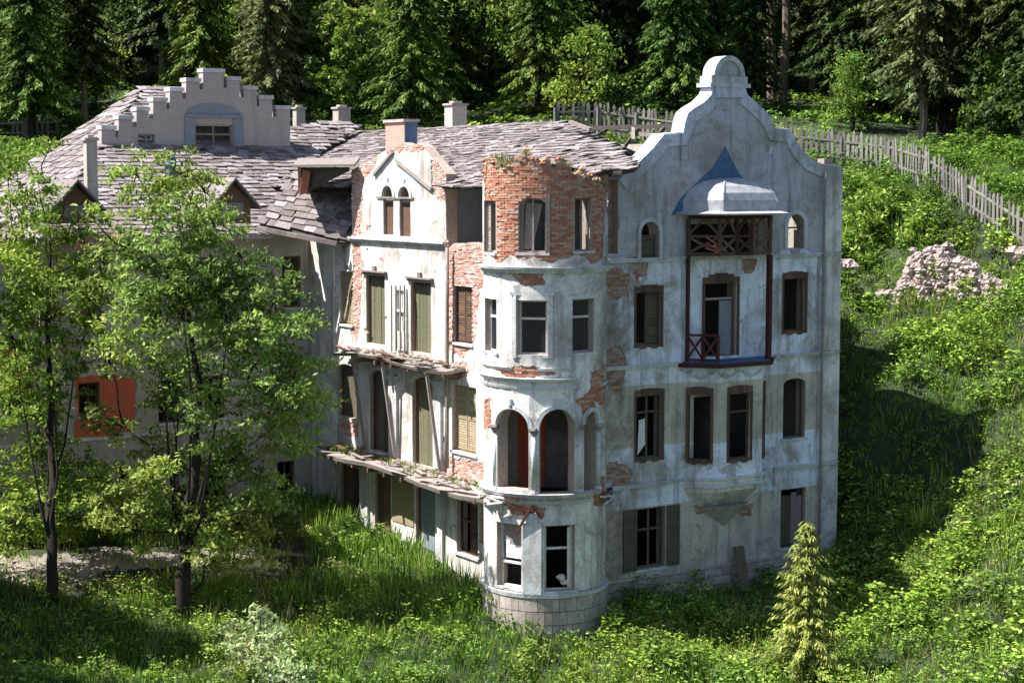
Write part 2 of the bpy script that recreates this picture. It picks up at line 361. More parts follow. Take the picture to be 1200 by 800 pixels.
# the footprint of the building stays a level pit
nx, ny = len(gx), len(gy)
def gz(x, y):
    x = np.atleast_1d(np.asarray(x, float)); y = np.atleast_1d(np.asarray(y, float)); i = np.clip(np.searchsorted(gx, x)-1, 0, nx-2); j = np.clip(np.searchsorted(gy, y)-1, 0, ny-2)
    a = np.clip((x-gx[i])/(gx[i+1]-gx[i]), 0, 1); b = np.clip((y-gy[j])/(gy[j+1]-gy[j]), 0, 1)
    return Z[j, i]*(1-a)*(1-b)+Z[j, i+1]*a*(1-b)+Z[j+1, i]*(1-a)*b+Z[j+1, i+1]*a*b
def h1(x, y): return float(gz(x, y)[0])
me = bpy.data.meshes.new('hillside_ground')
me.from_pydata(np.c_[X.ravel(), Y.ravel(), Z.ravel()].tolist(), [], [(j*nx+i, j*nx+i+1, (j+1)*nx+i+1, (j+1)*nx+i) for j in range(ny-1) for i in range(nx-1)])
me.polygons.foreach_set('use_smooth', [True]*len(me.polygons))
link('ground', me, 'ground', None, 'structure')
def ground_hit(px, py, d0=45, d1=170):              # the terrain point seen at a photograph point
    D = np.arange(d0, d1, .5); P = np.array([onD(px, py, d) for d in D]); h = gz(P[:, 0], P[:, 1]); k = np.argmax(h > P[:, 2])
    return P[k] if (h > P[:, 2]).any() else P[-1]

# sunlit gravel path on the left
mb = MB(); pl = [(-60, 655), (0, 668), (60, 665), (120, 660), (175, 660), (235, 655), (300, 650), (370, 655)]
wd = [1, 1, 1, 1, .9, .75, .5, .05]; L0 = [ground_hit(x, y-(12+4*math.sin(x))*k) for (x, y), k in zip(pl, wd)]; L1 = [ground_hit(x, y+(14+5*math.cos(x*2))*k) for (x, y), k in zip(pl, wd)]
vs = []; n = 24; KK = 12
for i in range(len(pl)-1):
    for s in range(n):
        t = s/n; a = L0[i]*(1-t)+L0[i+1]*t; b = L1[i]*(1-t)+L1[i+1]*t
        for k in range(KK): kk = k/(KK-1); kk = (kk-.5)*(1+.9*noise.noise(Vector((i*1.7+t*1.7, 4+(k > KK/2), 0)))+.5*noise.noise(Vector((i*7.7+t*7.7, 9+(k > KK/2), 0))))+.5; q = a*(1-kk)+b*kk; vs.append(q[:2])
vs = np.array(vs); zz = gz(vs[:, 0], vs[:, 1])+.015+.02*NR.rand(len(vs))
cnt = len(vs)//KK
me = bpy.data.meshes.new('gravel_path'); me.from_pydata(np.c_[vs, zz].tolist(), [], [(i*KK+k, i*KK+k+1, (i+1)*KK+k+1, (i+1)*KK+k) for i in range(cnt-1) for k in range(KK-1)])
link('path', me, 'path', None, 'structure')

# ================================================================== THE VILLA (front wing with the curved gable and round tower)
villa = thing('ruined_villa', (4, 8, .3), 'ruined white villa wing with curved gable, round corner tower and rotting balconies', 'building')
# --- tower geometry
TC = np.array([-2.45, 0.]); TR = 2.05; A0 = math.atan2(-V[1], -V[0]); TD = float((np.array([*TC, 0])-CAM)@V); TPX = scr((TC[0], TC[1], 8))[0]
def fT(u, v, d): a = A0+u/TR; return (TC[0]+(TR-d)*math.cos(a), TC[1]+(TR-d)*math.sin(a), v)
def tz(px, py):
    s = max(-1, min(1, (px-TPX)/(TR*F/TD))); th = math.asin(s); d = ray(px, py); D = TD-TR*math.cos(th)
    return TR*th, float((CAM+d*(D/(d@V)))[2])
def trect(x0, x1, y0, y1): u0 = tz(x0, 0)[0]; u1 = tz(x1, 0)[0]; return u0, u1, tz((x0+x1)/2, y1)[1], tz((x0+x1)/2, y0)[1]
def rrect(x0, x1, y0, y1):
    a = onY(x0, (y0+y1)/2)[0]; b = onY(x1, (y0+y1)/2)[0]; return a, b, onY((x0+x1)/2, y1)[1], onY((x0+x1)/2, y0)[1]
def lrect(x0, x1, y0, y1, X=-2.5):                   # u is Y: image-left = larger Y
    a = onX(x0, (y0+y1)/2, X)[0]; b = onX(x1, (y0+y1)/2, X)[0]; m = (x0+x1)/2; return b, a, onX(m, y1, X)[1], onX(m, y0, X)[1]

# --- window / door kit (every window is a part; frame pieces, panes and shutters are its sub-parts)
def slatted(mb, f, u0, u1, v0, v1, d0, d1, n=None):
    s = .06
    mb.mbox(f, u0, u0+s, v0, v1, d0, d1).mbox(f, u1-s, u1, v0, v1, d0, d1)
    for v in (v0, (v0+v1)/2-s/2, v1-s): mb.mbox(f, u0+s, u1-s, v, v+s, d0, d1)
    n = n or int((v1-v0)/.09); h = (v1-v0)/n
    for i in range(n):
        v = v0+i*h
        mb.hexa([f(u0+s, v, d0+.01), f(u1-s, v, d0+.01), f(u1-s, v+.015, d0+.02), f(u0+s, v+.015, d0+.02), f(u0+s, v+h*.8, d1-.02), f(u1-s, v+h*.8, d1-.02), f(u1-s, v+h*.8+.01, d1-.01), f(u0+s, v+h*.8+.01, d1-.01)])
    return mb
def window(f, r, parent, mat='olive', transom=None, mull=True, panes=False, shut=None, shmat=None, head=False, sill=True, dep=.14, top='flat', fr=.07, trimmat='trim', sagged=False, valance=False):
    u0, u1, v0, v1 = r
    mb = MB()
    mb.mbox(f, u0, u0+fr, v0, v1, dep, dep+.08).mbox(f, u1-fr, u1, v0, v1, dep, dep+.08).mbox(f, u0+fr, u1-fr, v0, v0+fr, dep, dep+.08).mbox(f, u0+fr, u1-fr, v1-fr, v1, dep, dep+.08)
    W_ = build('window', mb, mat, villa if parent is None else parent)
    c = (u0+u1)/2
    if transom is not None: v = v0+(v1-v0)*transom; build('transom', MB().mbox(f, u0+fr, u1-fr, v, v+.075, dep-.02, dep+.06), 'white_wood' if mat == 'white_wood' or panes else mat, W_)
    if mull: build('mullion', MB().mbox(f, c-.035, c+.035, v0+fr, v1-fr, dep-.012, dep+.05), mat, W_)
    if panes:
        k = v0+(v1-v0)*(transom or .66)
        for a, b, e, g in ((u0+fr, u1-fr, v0+fr, k), (u0+fr, u1-fr, k+.08, v1-fr)):
            build('pane', MB().mbox(f, a, b, e, g, dep+.03, dep+.04), 'glass', W_)
    if shut:
        for side in shut:
            mbs = MB()
            if side == 'L': slatted(mbs, f, u0+fr, c-.02, v0+fr, v1-fr, dep-.03, dep+.01)
            elif side == 'R': slatted(mbs, f, c+.02, u1-fr, v0+fr, v1-fr, dep-.03, dep+.01)
            elif side == 'OL': slatted(mbs, f, u0-(u1-u0)*.46, u0-.03, v0, v1, -.12, -.07)
            elif side == 'OR': slatted(mbs, f, u1+.03, u1+(u1-u0)*.46, v0, v1, -.12, -.07)
            build('shutter', mbs, shmat or mat, W_)
    if head:
        mbh = MB().mbox(f, u0-.1, u1+.1, v1+.02, v1+.12, -.1, .03).mbox(f, c-.12, c+.12, v1+.12, v1+.22, -.09, .0).mbox(f, c-.05, c+.05, v1+.22, v1+.32, -.07, .0)
        build('head_moulding', mbh, trimmat, W_)
    if sill: build('sill', MB().mbox(f, u0-.08, u1+.08, v0-.09, v0-.005, -.1, dep), trimmat, W_)
    if valance:                                    # scalloped fretwork board above and below
        mbv = MB(); k = 5; st = (u1-u0+.12)/k
        for i in range(k):
            a = u0-.06+i*st; hh = .09+.07*math.sin(math.pi*(i+.5)/k)
            mbv.mbox(f, a+.002, a+st-.002, v1-.14, v1-.02+hh, -.06, -.02).mbox(f, a+.002, a+st-.002, v0-.08-.05*(i % 2), v0+.02, -.06, -.02)
        mbv.mbox(f, u0-.06, u0+.03, v0+.022, v1-.142, -.05, -.01).mbox(f, u1-.03, u1+.06, v0+.022, v1-.142, -.05, -.01)
        build('fretwork', mbv, 'brown_wood', W_)
    return W_

# --- right facade (shaded, curved gable)
prof = [(983, 196), (962, 194), (947.5, 187), (936, 174), (929, 162), (923, 153), (905, 152), (902, 140), (895, 131), (884, 121), (874, 112), (870.5, 101),
        (834.5, 101), (831.5, 112.5), (822.5, 121.5), (812, 127.5), (804.5, 133.5), (801, 144), (798.5, 157), (776, 159), (764, 174), (749, 189), (734, 200), (724, 211)]
P_ = [onY(*p) for p in prof]
XR = 10.98
outR = [(-.35, -1.5), (XR, -1.5), (XR, P_[0][1])]+P_[1:]+[(P_[-1][0], 12.6), (-.35, 12.6)]
rw = {}
for k, v in dict(u1=(744, 775, 338, 404), door=(825, 862, 328, 417), u3=(917, 944, 322, 388), m1=(744, 776, 459, 537), m3=(917, 943, 443, 513), g1=(745, 779, 594, 665), g3=(914, 943, 572, 640)).items(): rw[k] = rrect(*v)
rw['a1'] = rrect(750, 771, 260, 302); rw['a3'] = rrect(922, 941, 251, 291)
lat = rrect(806, 888, 262, 297); oriel_w = rrect(812, 893, 462, 540)
holesR = [rect(*rw[k]) for k in ('u1', 'door', 'u3', 'm1', 'g1', 'g3')]+[arch(*rw['m3'], rise=.22), arch(*rw['a1']), arch(*rw['a3']), rect(*lat), rect(*oriel_w)]
fRw = fR
sheet('wall', outR, holesR, fR, .0, .5, 'core', villa)
def pr(pts): return [onY(*p) for p in pts]
cutR = [ragged(pr([(706, 318), (722, 312), (738, 322), (735, 348), (716, 352), (704, 345)]), .08, .15), ragged(pr([(708, 408), (726, 404), (733, 425), (727, 470), (714, 455), (706, 440)]), .08, .15),
        ragged(pr([(700, 545), (722, 541), (742, 553), (738, 566), (715, 572), (700, 570)]), .08, .15), ragged(pr([(868, 300), (888, 300), (884, 318), (872, 322)]), .05, .12),
        ragged(pr([(706, 215), (722, 215), (724, 268), (706, 280)]), .08, .15), ragged(pr([(812, 592), (824, 590), (826, 600), (815, 604)]), .05, .12), ragged(pr([(864, 592), (882, 590), (880, 604), (866, 604)]), .05, .12),
        ragged(pr([(738, 300), (760, 303), (756, 322), (744, 330)]), .06, .12), ragged(pr([(930, 618), (955, 622), (950, 650), (935, 650)]), .07, .15)]
gline = 12.33
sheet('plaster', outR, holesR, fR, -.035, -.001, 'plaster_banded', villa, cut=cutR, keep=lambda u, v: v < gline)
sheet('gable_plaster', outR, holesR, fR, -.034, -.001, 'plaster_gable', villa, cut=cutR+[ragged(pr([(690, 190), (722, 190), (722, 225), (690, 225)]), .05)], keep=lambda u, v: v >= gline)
bricks('exposed_bricks', fR, lambda u, v: any(inpoly(u, v, c) for c in cutR) and inpoly(u, v, outR) and not any(inpoly(u, v, h) for h in holesR), 0, XR, 0, 17, 'brick_dark', villa)
jo = ragged([(-.55, 12.3), (.78, 12.3), (.78, 15.5), (.4, 15.3), (.1, 15.5), (-.2, 15.0), (-.55, 15.1)], .1, .2)
sheet('junction_wall', jo, [], fY(.28), 0, .3, 'core', villa, seg=.6)
bricks('exposed_bricks', fY(.28), lambda u, v: inpoly(u, v, jo), -.6, .8, 12.3, 15.6, 'brick_dark', villa)
# coping band that follows the curved gable
n = len(P_); inner = []
for i in range(n):
    a = np.array(P_[max(i-1, 0)]); b = np.array(P_[min(i+1, n-1)]); t = b-a; t /= np.linalg.norm(t); nrm = np.array((-t[1], t[0])); inner.append(tuple(np.array(P_[i])+nrm*-.0+np.array((t[1]*-1, t[0]))*.42))
def coping(i0, i1):
    mb = MB()
    for i in range(i0, i1):
        a, b, c, d = P_[i], P_[i+1], inner[i+1], inner[i]
        up = .03
        mb.hexa([fR(d[0], d[1], -.1), fR(c[0], c[1], -.1), fR(b[0], b[1]+up, -.1), fR(a[0], a[1]+up, -.1), fR(d[0], d[1], .0), fR(c[0], c[1], .0), fR(b[0], b[1]+up, .0), fR(a[0], a[1]+up, .0)])
        mb.hexa([fR(a[0], a[1]+.004, .002), fR(b[0], b[1]+.004, .002), fR(b[0], b[1]+.07, -.02), fR(a[0], a[1]+.07, -.02), fR(a[0], a[1]+.004, .58), fR(b[0], b[1]+.004, .58), fR(b[0], b[1]+.07, .6), fR(a[0], a[1]+.07, .6)])
    return build('coping', mb, 'trim_grey', villa)
coping(0, 5); coping(5, 12); coping(12, 18); coping(18, 23)
x0, z0 = onY(830, 101); x1, z1 = onY(877, 91)
build('cornice_block', MB().box(x0, x1, -.14, .66, z0-.02, z0+.12).box(x0+.1, x1-.1, -.08, .6, z0+.12, z1+.02), 'trim', villa)
cxf = (x0+x1)/2; rf = .66
fin = build('finial', MB().prism([(cxf+rf*math.cos(math.pi*i/16), z1+.03+rf*math.sin(math.pi*i/16)) for i in range(17)], fR, 0, .55), 'plaster_gable', villa)
arcmb = MB()
for i in range(16):
    a0, a1 = math.pi*i/16, math.pi*(i+1)/16
    q = lambda r, a: (cxf+r*math.cos(a), z1+.035+r*math.sin(a))
    A_, B_, C_, D_ = q(rf-.13, a0), q(rf-.13, a1), q(rf+.05, a1), q(rf+.05, a0)
    arcmb.hexa([fR(*A_, -.08), fR(*B_, -.08), fR(*C_, -.08), fR(*D_, -.08), fR(*q(rf+.002, a0), .6), fR(*q(rf+.002, a1), .6), fR(*C_, .6), fR(*D_, .6)])
build('archivolt', arcmb, 'trim', fin)
# inner gable recess lines (two vertical bands)
for a in ((798, 157), (905, 152)):
    x, z = onY(*a); build('gable_band', MB().box(x-.22 if a[0] > 850 else x-.02, x+.02 if a[0] > 850 else x+.22, -.09, -.03, z-.9, z-.46), 'trim_grey', villa)
# string courses, corner pilaster, plinth
for z in (12.33, 8.6, 4.38):
    segs = [(0.0, onY(800, 300)[0]-.12, ), (onY(906, 300)[0]+.1, XR)] if z < 12 else [(0., XR)]
    for a, b in segs:
        build('string_course', MB().box(a, b, -.14, -.03, z-.05, z+.04).box(a, b, -.19, -.03, z+.045, z+.09), 'trim', villa)
build('corner_pilaster', MB().box(onY(965, 300)[0], XR+.04, -.09, -.036, -.5, 4.3).box(onY(965, 300)[0], XR+.04, -.09, -.036, 4.5, 8.54).box(onY(965, 300)[0], XR+.04, -.09, -.036, 8.7, 12.27).box(onY(965, 300)[0], XR+.04, -.09, -.036, 12.43, 15.6), 'plaster', villa)
build('downpipe', MB().tube([(onY(961, 300)[0], -.19, z) for z in (.5, 4, 8, 12, 15.4)], .05, 8), 'pipe', villa, smooth=True)
row = 0; z = -.9
while z < 1.0:
    x = .0 - (.4 if row % 2 else 0)
    while x < XR:
        a = max(x, 0.02); b = min(x+.82, XR)
        if b-a > .1 and z+.31 > .0: build('plinth_block', MB().box(a+.012, b-.012, -.10+R.uniform(-.012, .012), -.036, z+.012, z+.305), 'stone', villa)
        x += .82
    z += .32; row += 1
build('plinth_cap', MB().box(0.02, XR, -.12, -.036, z+.005, z+.09), 'stone', villa)
# windows of the right facade
window(fR, rw['u1'], villa, shut='R', shmat='olive', valance=True, sill=False)
window(fR, rw['u3'], villa, 'brown_wood', mull=False, valance=True, sill=False)
w_ = window(fR, rw['m1'], villa, transom=.68, valance=True, sill=False)
build('rag', MB().hexa([fR(rw['m1'][0]+.2, rw['m1'][2]+.15, .1), fR(rw['m1'][0]+.55, rw['m1'][2]+.5, .12), fR(rw['m1'][0]+.56, rw['m1'][2]+.52, .14), fR(rw['m1'][0]+.2, rw['m1'][2]+.17, .13),
      fR(rw['m1'][0]+.25, rw['m1'][3]-1.0, .09), fR(rw['m1'][0]+.52, rw['m1'][3]-.95, .1), fR(rw['m1'][0]+.52, rw['m1'][3]-.95, .12), fR(rw['m1'][0]+.25, rw['m1'][3]-1.0, .11)]), 'cloth', w_)
window(fR, rw['m3'], villa, 'olive', mull=False, sill=True)
g = window(fR, rw['g1'], villa, transom=.62, shut=('OL', 'OR'), shmat='olive', mull=True, fr=.09)
w_ = window(fR, rw['g3'], villa, 'red_wood', mull=False, sill=True)
u0, u1, v0, v1 = rw['g3']
for i in range(4): a = u0+.08+i*(u1-u0-.16)/4; build('board', MB().mbox(fR, a+.005, a+(u1-u0-.16)/4-.01, v0+.08, v1-.08-R.uniform(0, .25), .1, .13), 'olive' if i < 2 else 'grey_wood', w_)
for k in ('a1', 'a3'):
    u0, u1, v0, v1 = rw[k]; mb = MB(); cc = (u0+u1)/2; ww = (u1-u0)/2
    for i in range(12):
        a0, a1 = math.pi*i/12, math.pi*(i+1)/12; q = lambda r, a: (cc+r*math.cos(a), v1-ww+r*math.sin(a))
        A_, B_, C_, D_ = q(ww+.01, a0), q(ww+.01, a1), q(ww+.16, a1), q(ww+.16, a0)
        mb.hexa([fR(*p, -.09) for p in (A_, B_, C_, D_)]+[fR(*p, -.036) for p in (A_, B_, C_, D_)])
    mb.mbox(fR, u0-.16, u0-.01, v0, v1-ww, -.09, -.036).mbox(fR, u1+.01, u1+.16, v0, v1-ww, -.09, -.036)
    W_ = build('window', mb, 'trim', villa)
    build('transom', MB().mbox(fR, u0, u1, (v0+v1)/2+.1, (v0+v1)/2+.16, .14, .2), 'olive', W_)
    if k == 'a1': build('shutter', slatted(MB(), fR, u0+.02, u1-.02, v0, (v0+v1)/2+.08, .15, .2), 'olive', W_)
# balcony door
u0, u1, v0, v1 = rw['door']
dr = build('door', MB().mbox(fR, u0, u0+.1, v0, v1, .12, .2).mbox(fR, u1-.1, u1, v0, v1, .12, .2).mbox(fR, u0+.1, u1-.1, v1-.12, v1, .12, .2), 'brown_wood', villa)
build('transom', MB().mbox(fR, u0+.1, u1-.1, v1-.72, v1-.64, .1, .18), 'grey_wood', dr)
build('door_leaf', MB().mbox(fR, (u0+u1)/2+.06, u1-.13, v0+.02, v1-.76, .1, .15).mbox(fR, (u0+u1)/2+.18, u1-.25, v0+.3, v0+1.1, .085, .099), 'room_blue', dr)
mbv = MB()
for i in range(6): a = u0-.12+i*(u1-u0+.24)/6; mbv.mbox(fR, a, a+(u1-u0+.24)/6-.005, v1-.12, v1+.06+.2*math.sin(math.pi*(i+.5)/6), -.09, -.04)
mbv.mbox(fR, u0-.12, u0-.01, v0, v1-.13, -.08, -.036).mbox(fR, u1+.01, u1+.12, v0, v1-.13, -.08, -.036)
build('door_surround', mbv, 'brown_wood', dr)
# --- oriel (canted bay) under the balcony
ox0 = onY(800, 500)[0]; pj = .85; ox1 = ox0+pj; ox2 = ox1+2.15; ox3 = ox2+pj
plan = [(ox0, -.0), (ox1, -pj), (ox2, -pj), (ox3, -.0)]
def facet(i):
    a = np.array(plan[i]); b = np.array(plan[i+1]); L_ = np.linalg.norm(b-a); t = (b-a)/L_; nn = np.array((-t[1], t[0]))
    return (lambda u, v, d: (a[0]+t[0]*u+nn[0]*d, a[1]+t[1]*u+nn[1]*d, v)), L_
oz0, oz1 = 4.75, 8.45
# window heights from the photograph on the oriel's front plane
wz0 = onY(872, 537, -pj)[1]; wz1 = onY(872, 455, -pj)[1]
for i in range(3):
    f_, L_ = facet(i); wh = min(1.05, L_*.72); c = L_/2; r_ = (c-wh/2, c+wh/2, wz0, wz1)
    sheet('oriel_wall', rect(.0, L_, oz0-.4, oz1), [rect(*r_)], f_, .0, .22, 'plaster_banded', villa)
    window(f_, r_, villa, 'brown_wood', transom=.66 if i == 1 else None, mull=False, valance=True, sill=False, dep=.1)
def ring(poly, off, z0_, z1_, mat, name, parent, off2=None):
    cx = (ox0+ox3)/2; mb = MB(); off2 = off if off2 is None else off2
    def pl_(o):
        return [(ox0-o, .0), (ox1-o*.41, -pj-o), (ox2+o*.41, -pj-o), (ox3+o, .0)]
    A_, B_ = pl_(off), pl_(off2); v = [(p[0], min(p[1], -.04) if p[1] == 0 else p[1], z0_) for p in A_]+[(p[0], min(p[1], -.04) if p[1] == 0 else p[1], z1_) for p in B_]
    mb.add(v, [(3, 2, 1, 0), (4, 5, 6, 7), (0, 1, 5, 4), (1, 2, 6, 5), (2, 3, 7, 6), (3, 0, 4, 7)])
    return build(name, mb, mat, parent)
ring(None, .1, 4.42, 4.50, 'trim', 'oriel_band', villa); ring(None, .06, 4.14, 4.26, 'trim', 'oriel_band', villa)
ring(None, .012, 4.26, 4.42, 'plaster', 'oriel_band', villa); ring(None, -.1, 3.95, 4.14, 'plaster', 'oriel_band', villa)
ring(None, -.75, 3.35, 3.95, 'plaster', 'oriel_corbel', villa, -.12)
cxo = (ox0+ox3)/2; ct = MB()
ct.add([(cxo-1.2, -.04, 3.33), (cxo+1.2, -.04, 3.33), (cxo+.5, -.55, 3.33), (cxo-.5, -.55, 3.33), (cxo, -.04, 2.5)], [(0, 1, 2, 3), (0, 4, 1), (1, 4, 2), (2, 4, 3), (3, 4, 0)])
build('oriel_pendant', ct, 'plaster_grey', villa)
# swags under the balcony
for i in (0, 1):
    f_, L_ = facet(i); mb = MB(); k = 2 if i else 1
    for s in range(k):
        a = L_*s/k; pts = [f_(a+L_/k*(.08+.84*t/8), 8.3-.2*math.sin(math.pi*t/8), -.03) for t in range(9)]; mb.tube(pts, .045, 6)
    build('swag', mb, 'trim', villa)
# --- balcony on the oriel
bal = build('balcony', MB().add([(ox0-.25, -.05, 8.48), (ox1-.12, -pj-.25, 8.48), (ox2+.12, -pj-.25, 8.48), (ox3+.25, -.05, 8.48), (ox0-.25, -.05, 8.68), (ox1-.12, -pj-.25, 8.68), (ox2+.12, -pj-.25, 8.68), (ox3+.25, -.05, 8.68)],
      [(3, 2, 1, 0), (4, 5, 6, 7), (0, 1, 5, 4), (1, 2, 6, 5), (2, 3, 7, 6), (3, 0, 4, 7)]), 'metal_blue', villa)
build('floor_beam', MB().bar((ox0-.3, -.1, 8.58), (ox1-.14, -pj-.3, 8.56), .1, .14).bar((ox1-.14, -pj-.32, 8.56), (ox2+.14, -pj-.32, 8.56), .1, .14).bar((ox2+.14, -pj-.3, 8.56), (ox3+.3, -.1, 8.56), .1, .14), 'red_wood', bal)
cx0, cy0 = ox0-.1, -.22
pA, pB, pC, pD = (ox0+.02, -.2), (ox1-.1, -pj-.18), (ox2+.1, -pj-.18), (ox3-.02, -.2)
def railpanel(p, q, z, h, broken=False):
    mb = MB(); P0 = np.array([*p, z]); Q0 = np.array([*q, z]); Hh = np.array((0, 0, h))
    if not broken: mb.bar(P0+Hh, Q0+Hh, .09, .08)
    mb.bar(P0+Hh*.08, Q0+Hh*.08, .07, .07); mb.bar(P0+Hh*.1, Q0+Hh*.97, .05, .08); mb.bar(P0+Hh*.97, Q0+Hh*.1, .045, .07)
    mb.bar(P0, P0+Hh*1.02, .09, .09).bar(Q0, Q0+Hh*1.02, .085, .085)
    return mb
hw = (np.array(pA)+np.array(pB))/2
build('railing', railpanel(pA, tuple(hw), 8.69, .95), 'red_wood', bal); build('railing', railpanel(tuple(hw+.02), pB, 8.69, .95), 'red_wood', bal)
build('railing', railpanel((pC[0]+.0, pC[1]), pD, 8.69, 1.1), 'red_wood', bal)
for i, (p, hgtz) in enumerate(((pA, 12.45), (pC, 12.45))): build('post', MB().bar((*p, 8.69), (*p, hgtz), .11 if i == 0 else .17, .11 if i == 0 else .16), 'red_wood', bal)
# --- canopy with bell-cast metal roof and fretted frieze
can = build('canopy', MB().bar((*pA, 13.84), (*pB, 13.84), .12, .14).bar((*pB, 13.84), (*pC, 13.84), .12, .14).bar((*pC, 13.84), (*pD, 13.84), .12, .14), 'red_wood', villa)
segs = [(pA, pB), (pB, pC), (pC, pD)]
for p, q in segs:
    P0 = np.array([*p, 0]); Q0 = np.array([*q, 0]); k = 3 if p == pB else 1
    for s in range(k):
        a = P0+(Q0-P0)*s/k; b = P0+(Q0-P0)*(s+1)/k
        mb = MB(); z = lambda t: np.array((0, 0, t))
        mb.bar(a+z(12.5), a+z(13.76), .12, .12).bar(a+z(12.52), b+z(12.52), .08, .12).bar(a+z(13.15), b+z(13.15), .06, .08)
        mb.bar(a+z(12.56), b+z(13.12), .05, .09).bar(a+z(13.12), b+z(12.56), .045, .09)
        m_ = (a+b)/2; mb.bar(a+z(13.2), m_+z(13.76), .05, .09).bar(m_+z(13.76), b+z(13.2), .05, .09)
        build('frieze_panel', mb, 'brown_wood' if s % 2 == 0 else 'red_wood', can)
build('frieze_panel', MB().bar((*pD, 12.5), (*pD, 13.8), .13, .13), 'red_wood', can)
for i in range(5): build('broken_board', MB().bar((pB[0]+R.uniform(-.6, .3), pB[1]+R.uniform(-.1, .2), 12.55+R.uniform(0, .1)), (pB[0]+R.uniform(-.6, .5), pB[1]+R.uniform(-.2, .3), 12.7+R.uniform(0, .5)), .14, .04), 'metal_red', can)
ladder_roof = []                                    # profile: (z, horizontal reach factor)
zc, apex = 13.72, onY(848, 179)[1]
profc = [(13.90, 1.28), (13.96, 1.30), (14.02, 1.12), (14.05, 1.02), (14.42, 1.0), (14.68, .92), (14.92, .76), (15.08, .58), (15.13, .44), (15.17, .30), (15.19, .12), (15.2, .0)]
base = [(ox0-.12, 0), (ox1-.18, -pj-.2), (ox2+.18, -pj-.2), (ox3+.12, 0)]
mb = MB(); vs = []; 
for z, k in profc:
    for bx, by in base: vs.append((cxo+(bx-cxo)*(k if k < 1 else 1+(k-1)*.6), min(-.04, by*k*1.25 if by else -.04), z))
nP_ = len(profc); fs = [(i*4+j, i*4+j+1, (i+1)*4+j+1, (i+1)*4+j) for i in range(nP_-1) for j in range(3)]+[(3, 2, 1, 0)]+[(i*4+3, i*4, (i+1)*4, (i+1)*4+3) for i in range(nP_-1)]
build('canopy_roof', MB().add(vs, fs), 'metal', can)
mb = MB()
for j in range(1, 3):
    mb.tube([vs[i*4+j] for i in range(3, nP_-1)], .035, 5)
build('roof_hip', mb, 'metal', can)
build('spire_shade_panel', MB().prism([onY(786, 252), onY(903, 250), onY(884, 226), onY(864, 202), onY(849, 172), onY(835, 196), onY(812, 218), onY(797, 232)][::-1], fR, -.06, -.036), 'metal_blue', can)  # flat blue panel painted in for the shaded spire of the canopy

# --- tower
tw = {}
tdef = dict(bl=(569, 581, 236, 296), bm=(607, 639, 232, 296), br=(671, 690, 232, 294), sl=(569.5, 583, 350, 412), sm=(606, 640, 352, 416), sr=(668, 693, 350, 413),
            al=(583.5, 619, 479, 573), am=(631, 671, 479, 578), ar=(682, 697, 482, 574), gl=(583, 611, 613, 688), gm=(637, 672, 615, 692))
for k, v in tdef.items(): tw[k] = trect(*v)
zt = 15.85
def topT(a): return zt-.25+.34*noise.noise(Vector((a*.06, 3.3, 0)))+.22*noise.noise(Vector((a*.21, 1.3, 0)))-(1.3 if a > 80 else max(0, (a-25)*.018))+(.15 if -40 < a < 5 else 0)
outT = [(-TR*math.radians(146), -1.5), (TR*math.radians(122), -1.5)]+[(TR*math.radians(a), topT(a)+R.uniform(-.09, .09)) for a in range(122, -147, -3)]
holesT = [rect(*tw[k]) for k in ('bl', 'br', 'sl', 'sm', 'sr', 'gl', 'gm')]+[arch(*tw['bm'], rise=.3), arch(*tw['al'], rise=.62), arch(*tw['am'], rise=.7), arch(*tw['ar'], rise=.4)]
sheet('tower_wall', outT, holesT, fT, 0, .42, 'core', villa, seg=.55, edge_seg=.22)
tbrick = 12.42
edge_ = [(u, tbrick+(.0 if u > 0 else .25)*0+R.uniform(-.12, .3)+(.25 if -1.6 < u < -.2 else 0)) for u in np.arange(-TR*2.5, TR*2.05, .16)]
def plz(u): return tbrick+.45*noise.noise(Vector((u*1.4, 2.1, 0)))+.12*noise.noise(Vector((u*6, 1, 0)))
cutT = [ragged([(-TR*2.7, 12.42)]+[(u, plz(u)+.1) for u in np.arange(-5, 4.4, .2)]+[(TR*2.3, 12.6), (TR*2.3, 17), (-TR*2.7, 17)], .03, .3),
        ragged([tz(*p) for p in [(600, 320), (632, 318), (640, 334), (612, 336)]], .05, .1), ragged([tz(*p) for p in [(578, 430), (625, 428), (650, 438), (600, 444)]], .04, .1),
        ragged([tz(*p) for p in [(688, 436), (706, 425), (708, 480), (690, 470)]], .08, .15), ragged([tz(*p) for p in [(672, 470), (690, 455), (697, 480), (682, 487)]], .05, .12),
        ragged([tz(*p) for p in [(690, 560), (708, 556), (708, 590), (694, 592)]], .06, .12), ragged([tz(*p) for p in [(592, 588), (640, 594), (636, 606), (600, 602)]], .04, .1),
        ragged([tz(*p) for p in [(566, 470), (575, 466), (578, 500), (566, 506)]], .04, .1)]
def keepT(u, v): return True
sheet('tower_plaster', outT, holesT, fT, -.04, -.002, 'tower_plaster', villa, cut=cutT, seg=.55, edge_seg=.22, keep=lambda u, v: v > 1.45)
bricks('exposed_bricks', fT, lambda u, v: v > 1.5 and any(inpoly(u, v, c) for c in cutT) and inpoly(u, v+.05, outT) and not any(inpoly(u, v, h) or inpoly(u+.11, v, h) or inpoly(u-.11, v, h) for h in holesT), -TR*2.5, TR*2.1, 1.5, 16.2, 'brick', villa, dep=(-.03, .02))
sheet('plaster_remnant', ragged([(TR*math.radians(62), 12.5), (TR*math.radians(118), 12.5), (TR*math.radians(118), 14.4), (TR*math.radians(96), 14.9), (TR*math.radians(80), 13.9), (TR*math.radians(70), 14.3)], .14, .2), [rect(*tw['br'])], fT, -.06, -.03, 'plaster_gable', villa, seg=.4)
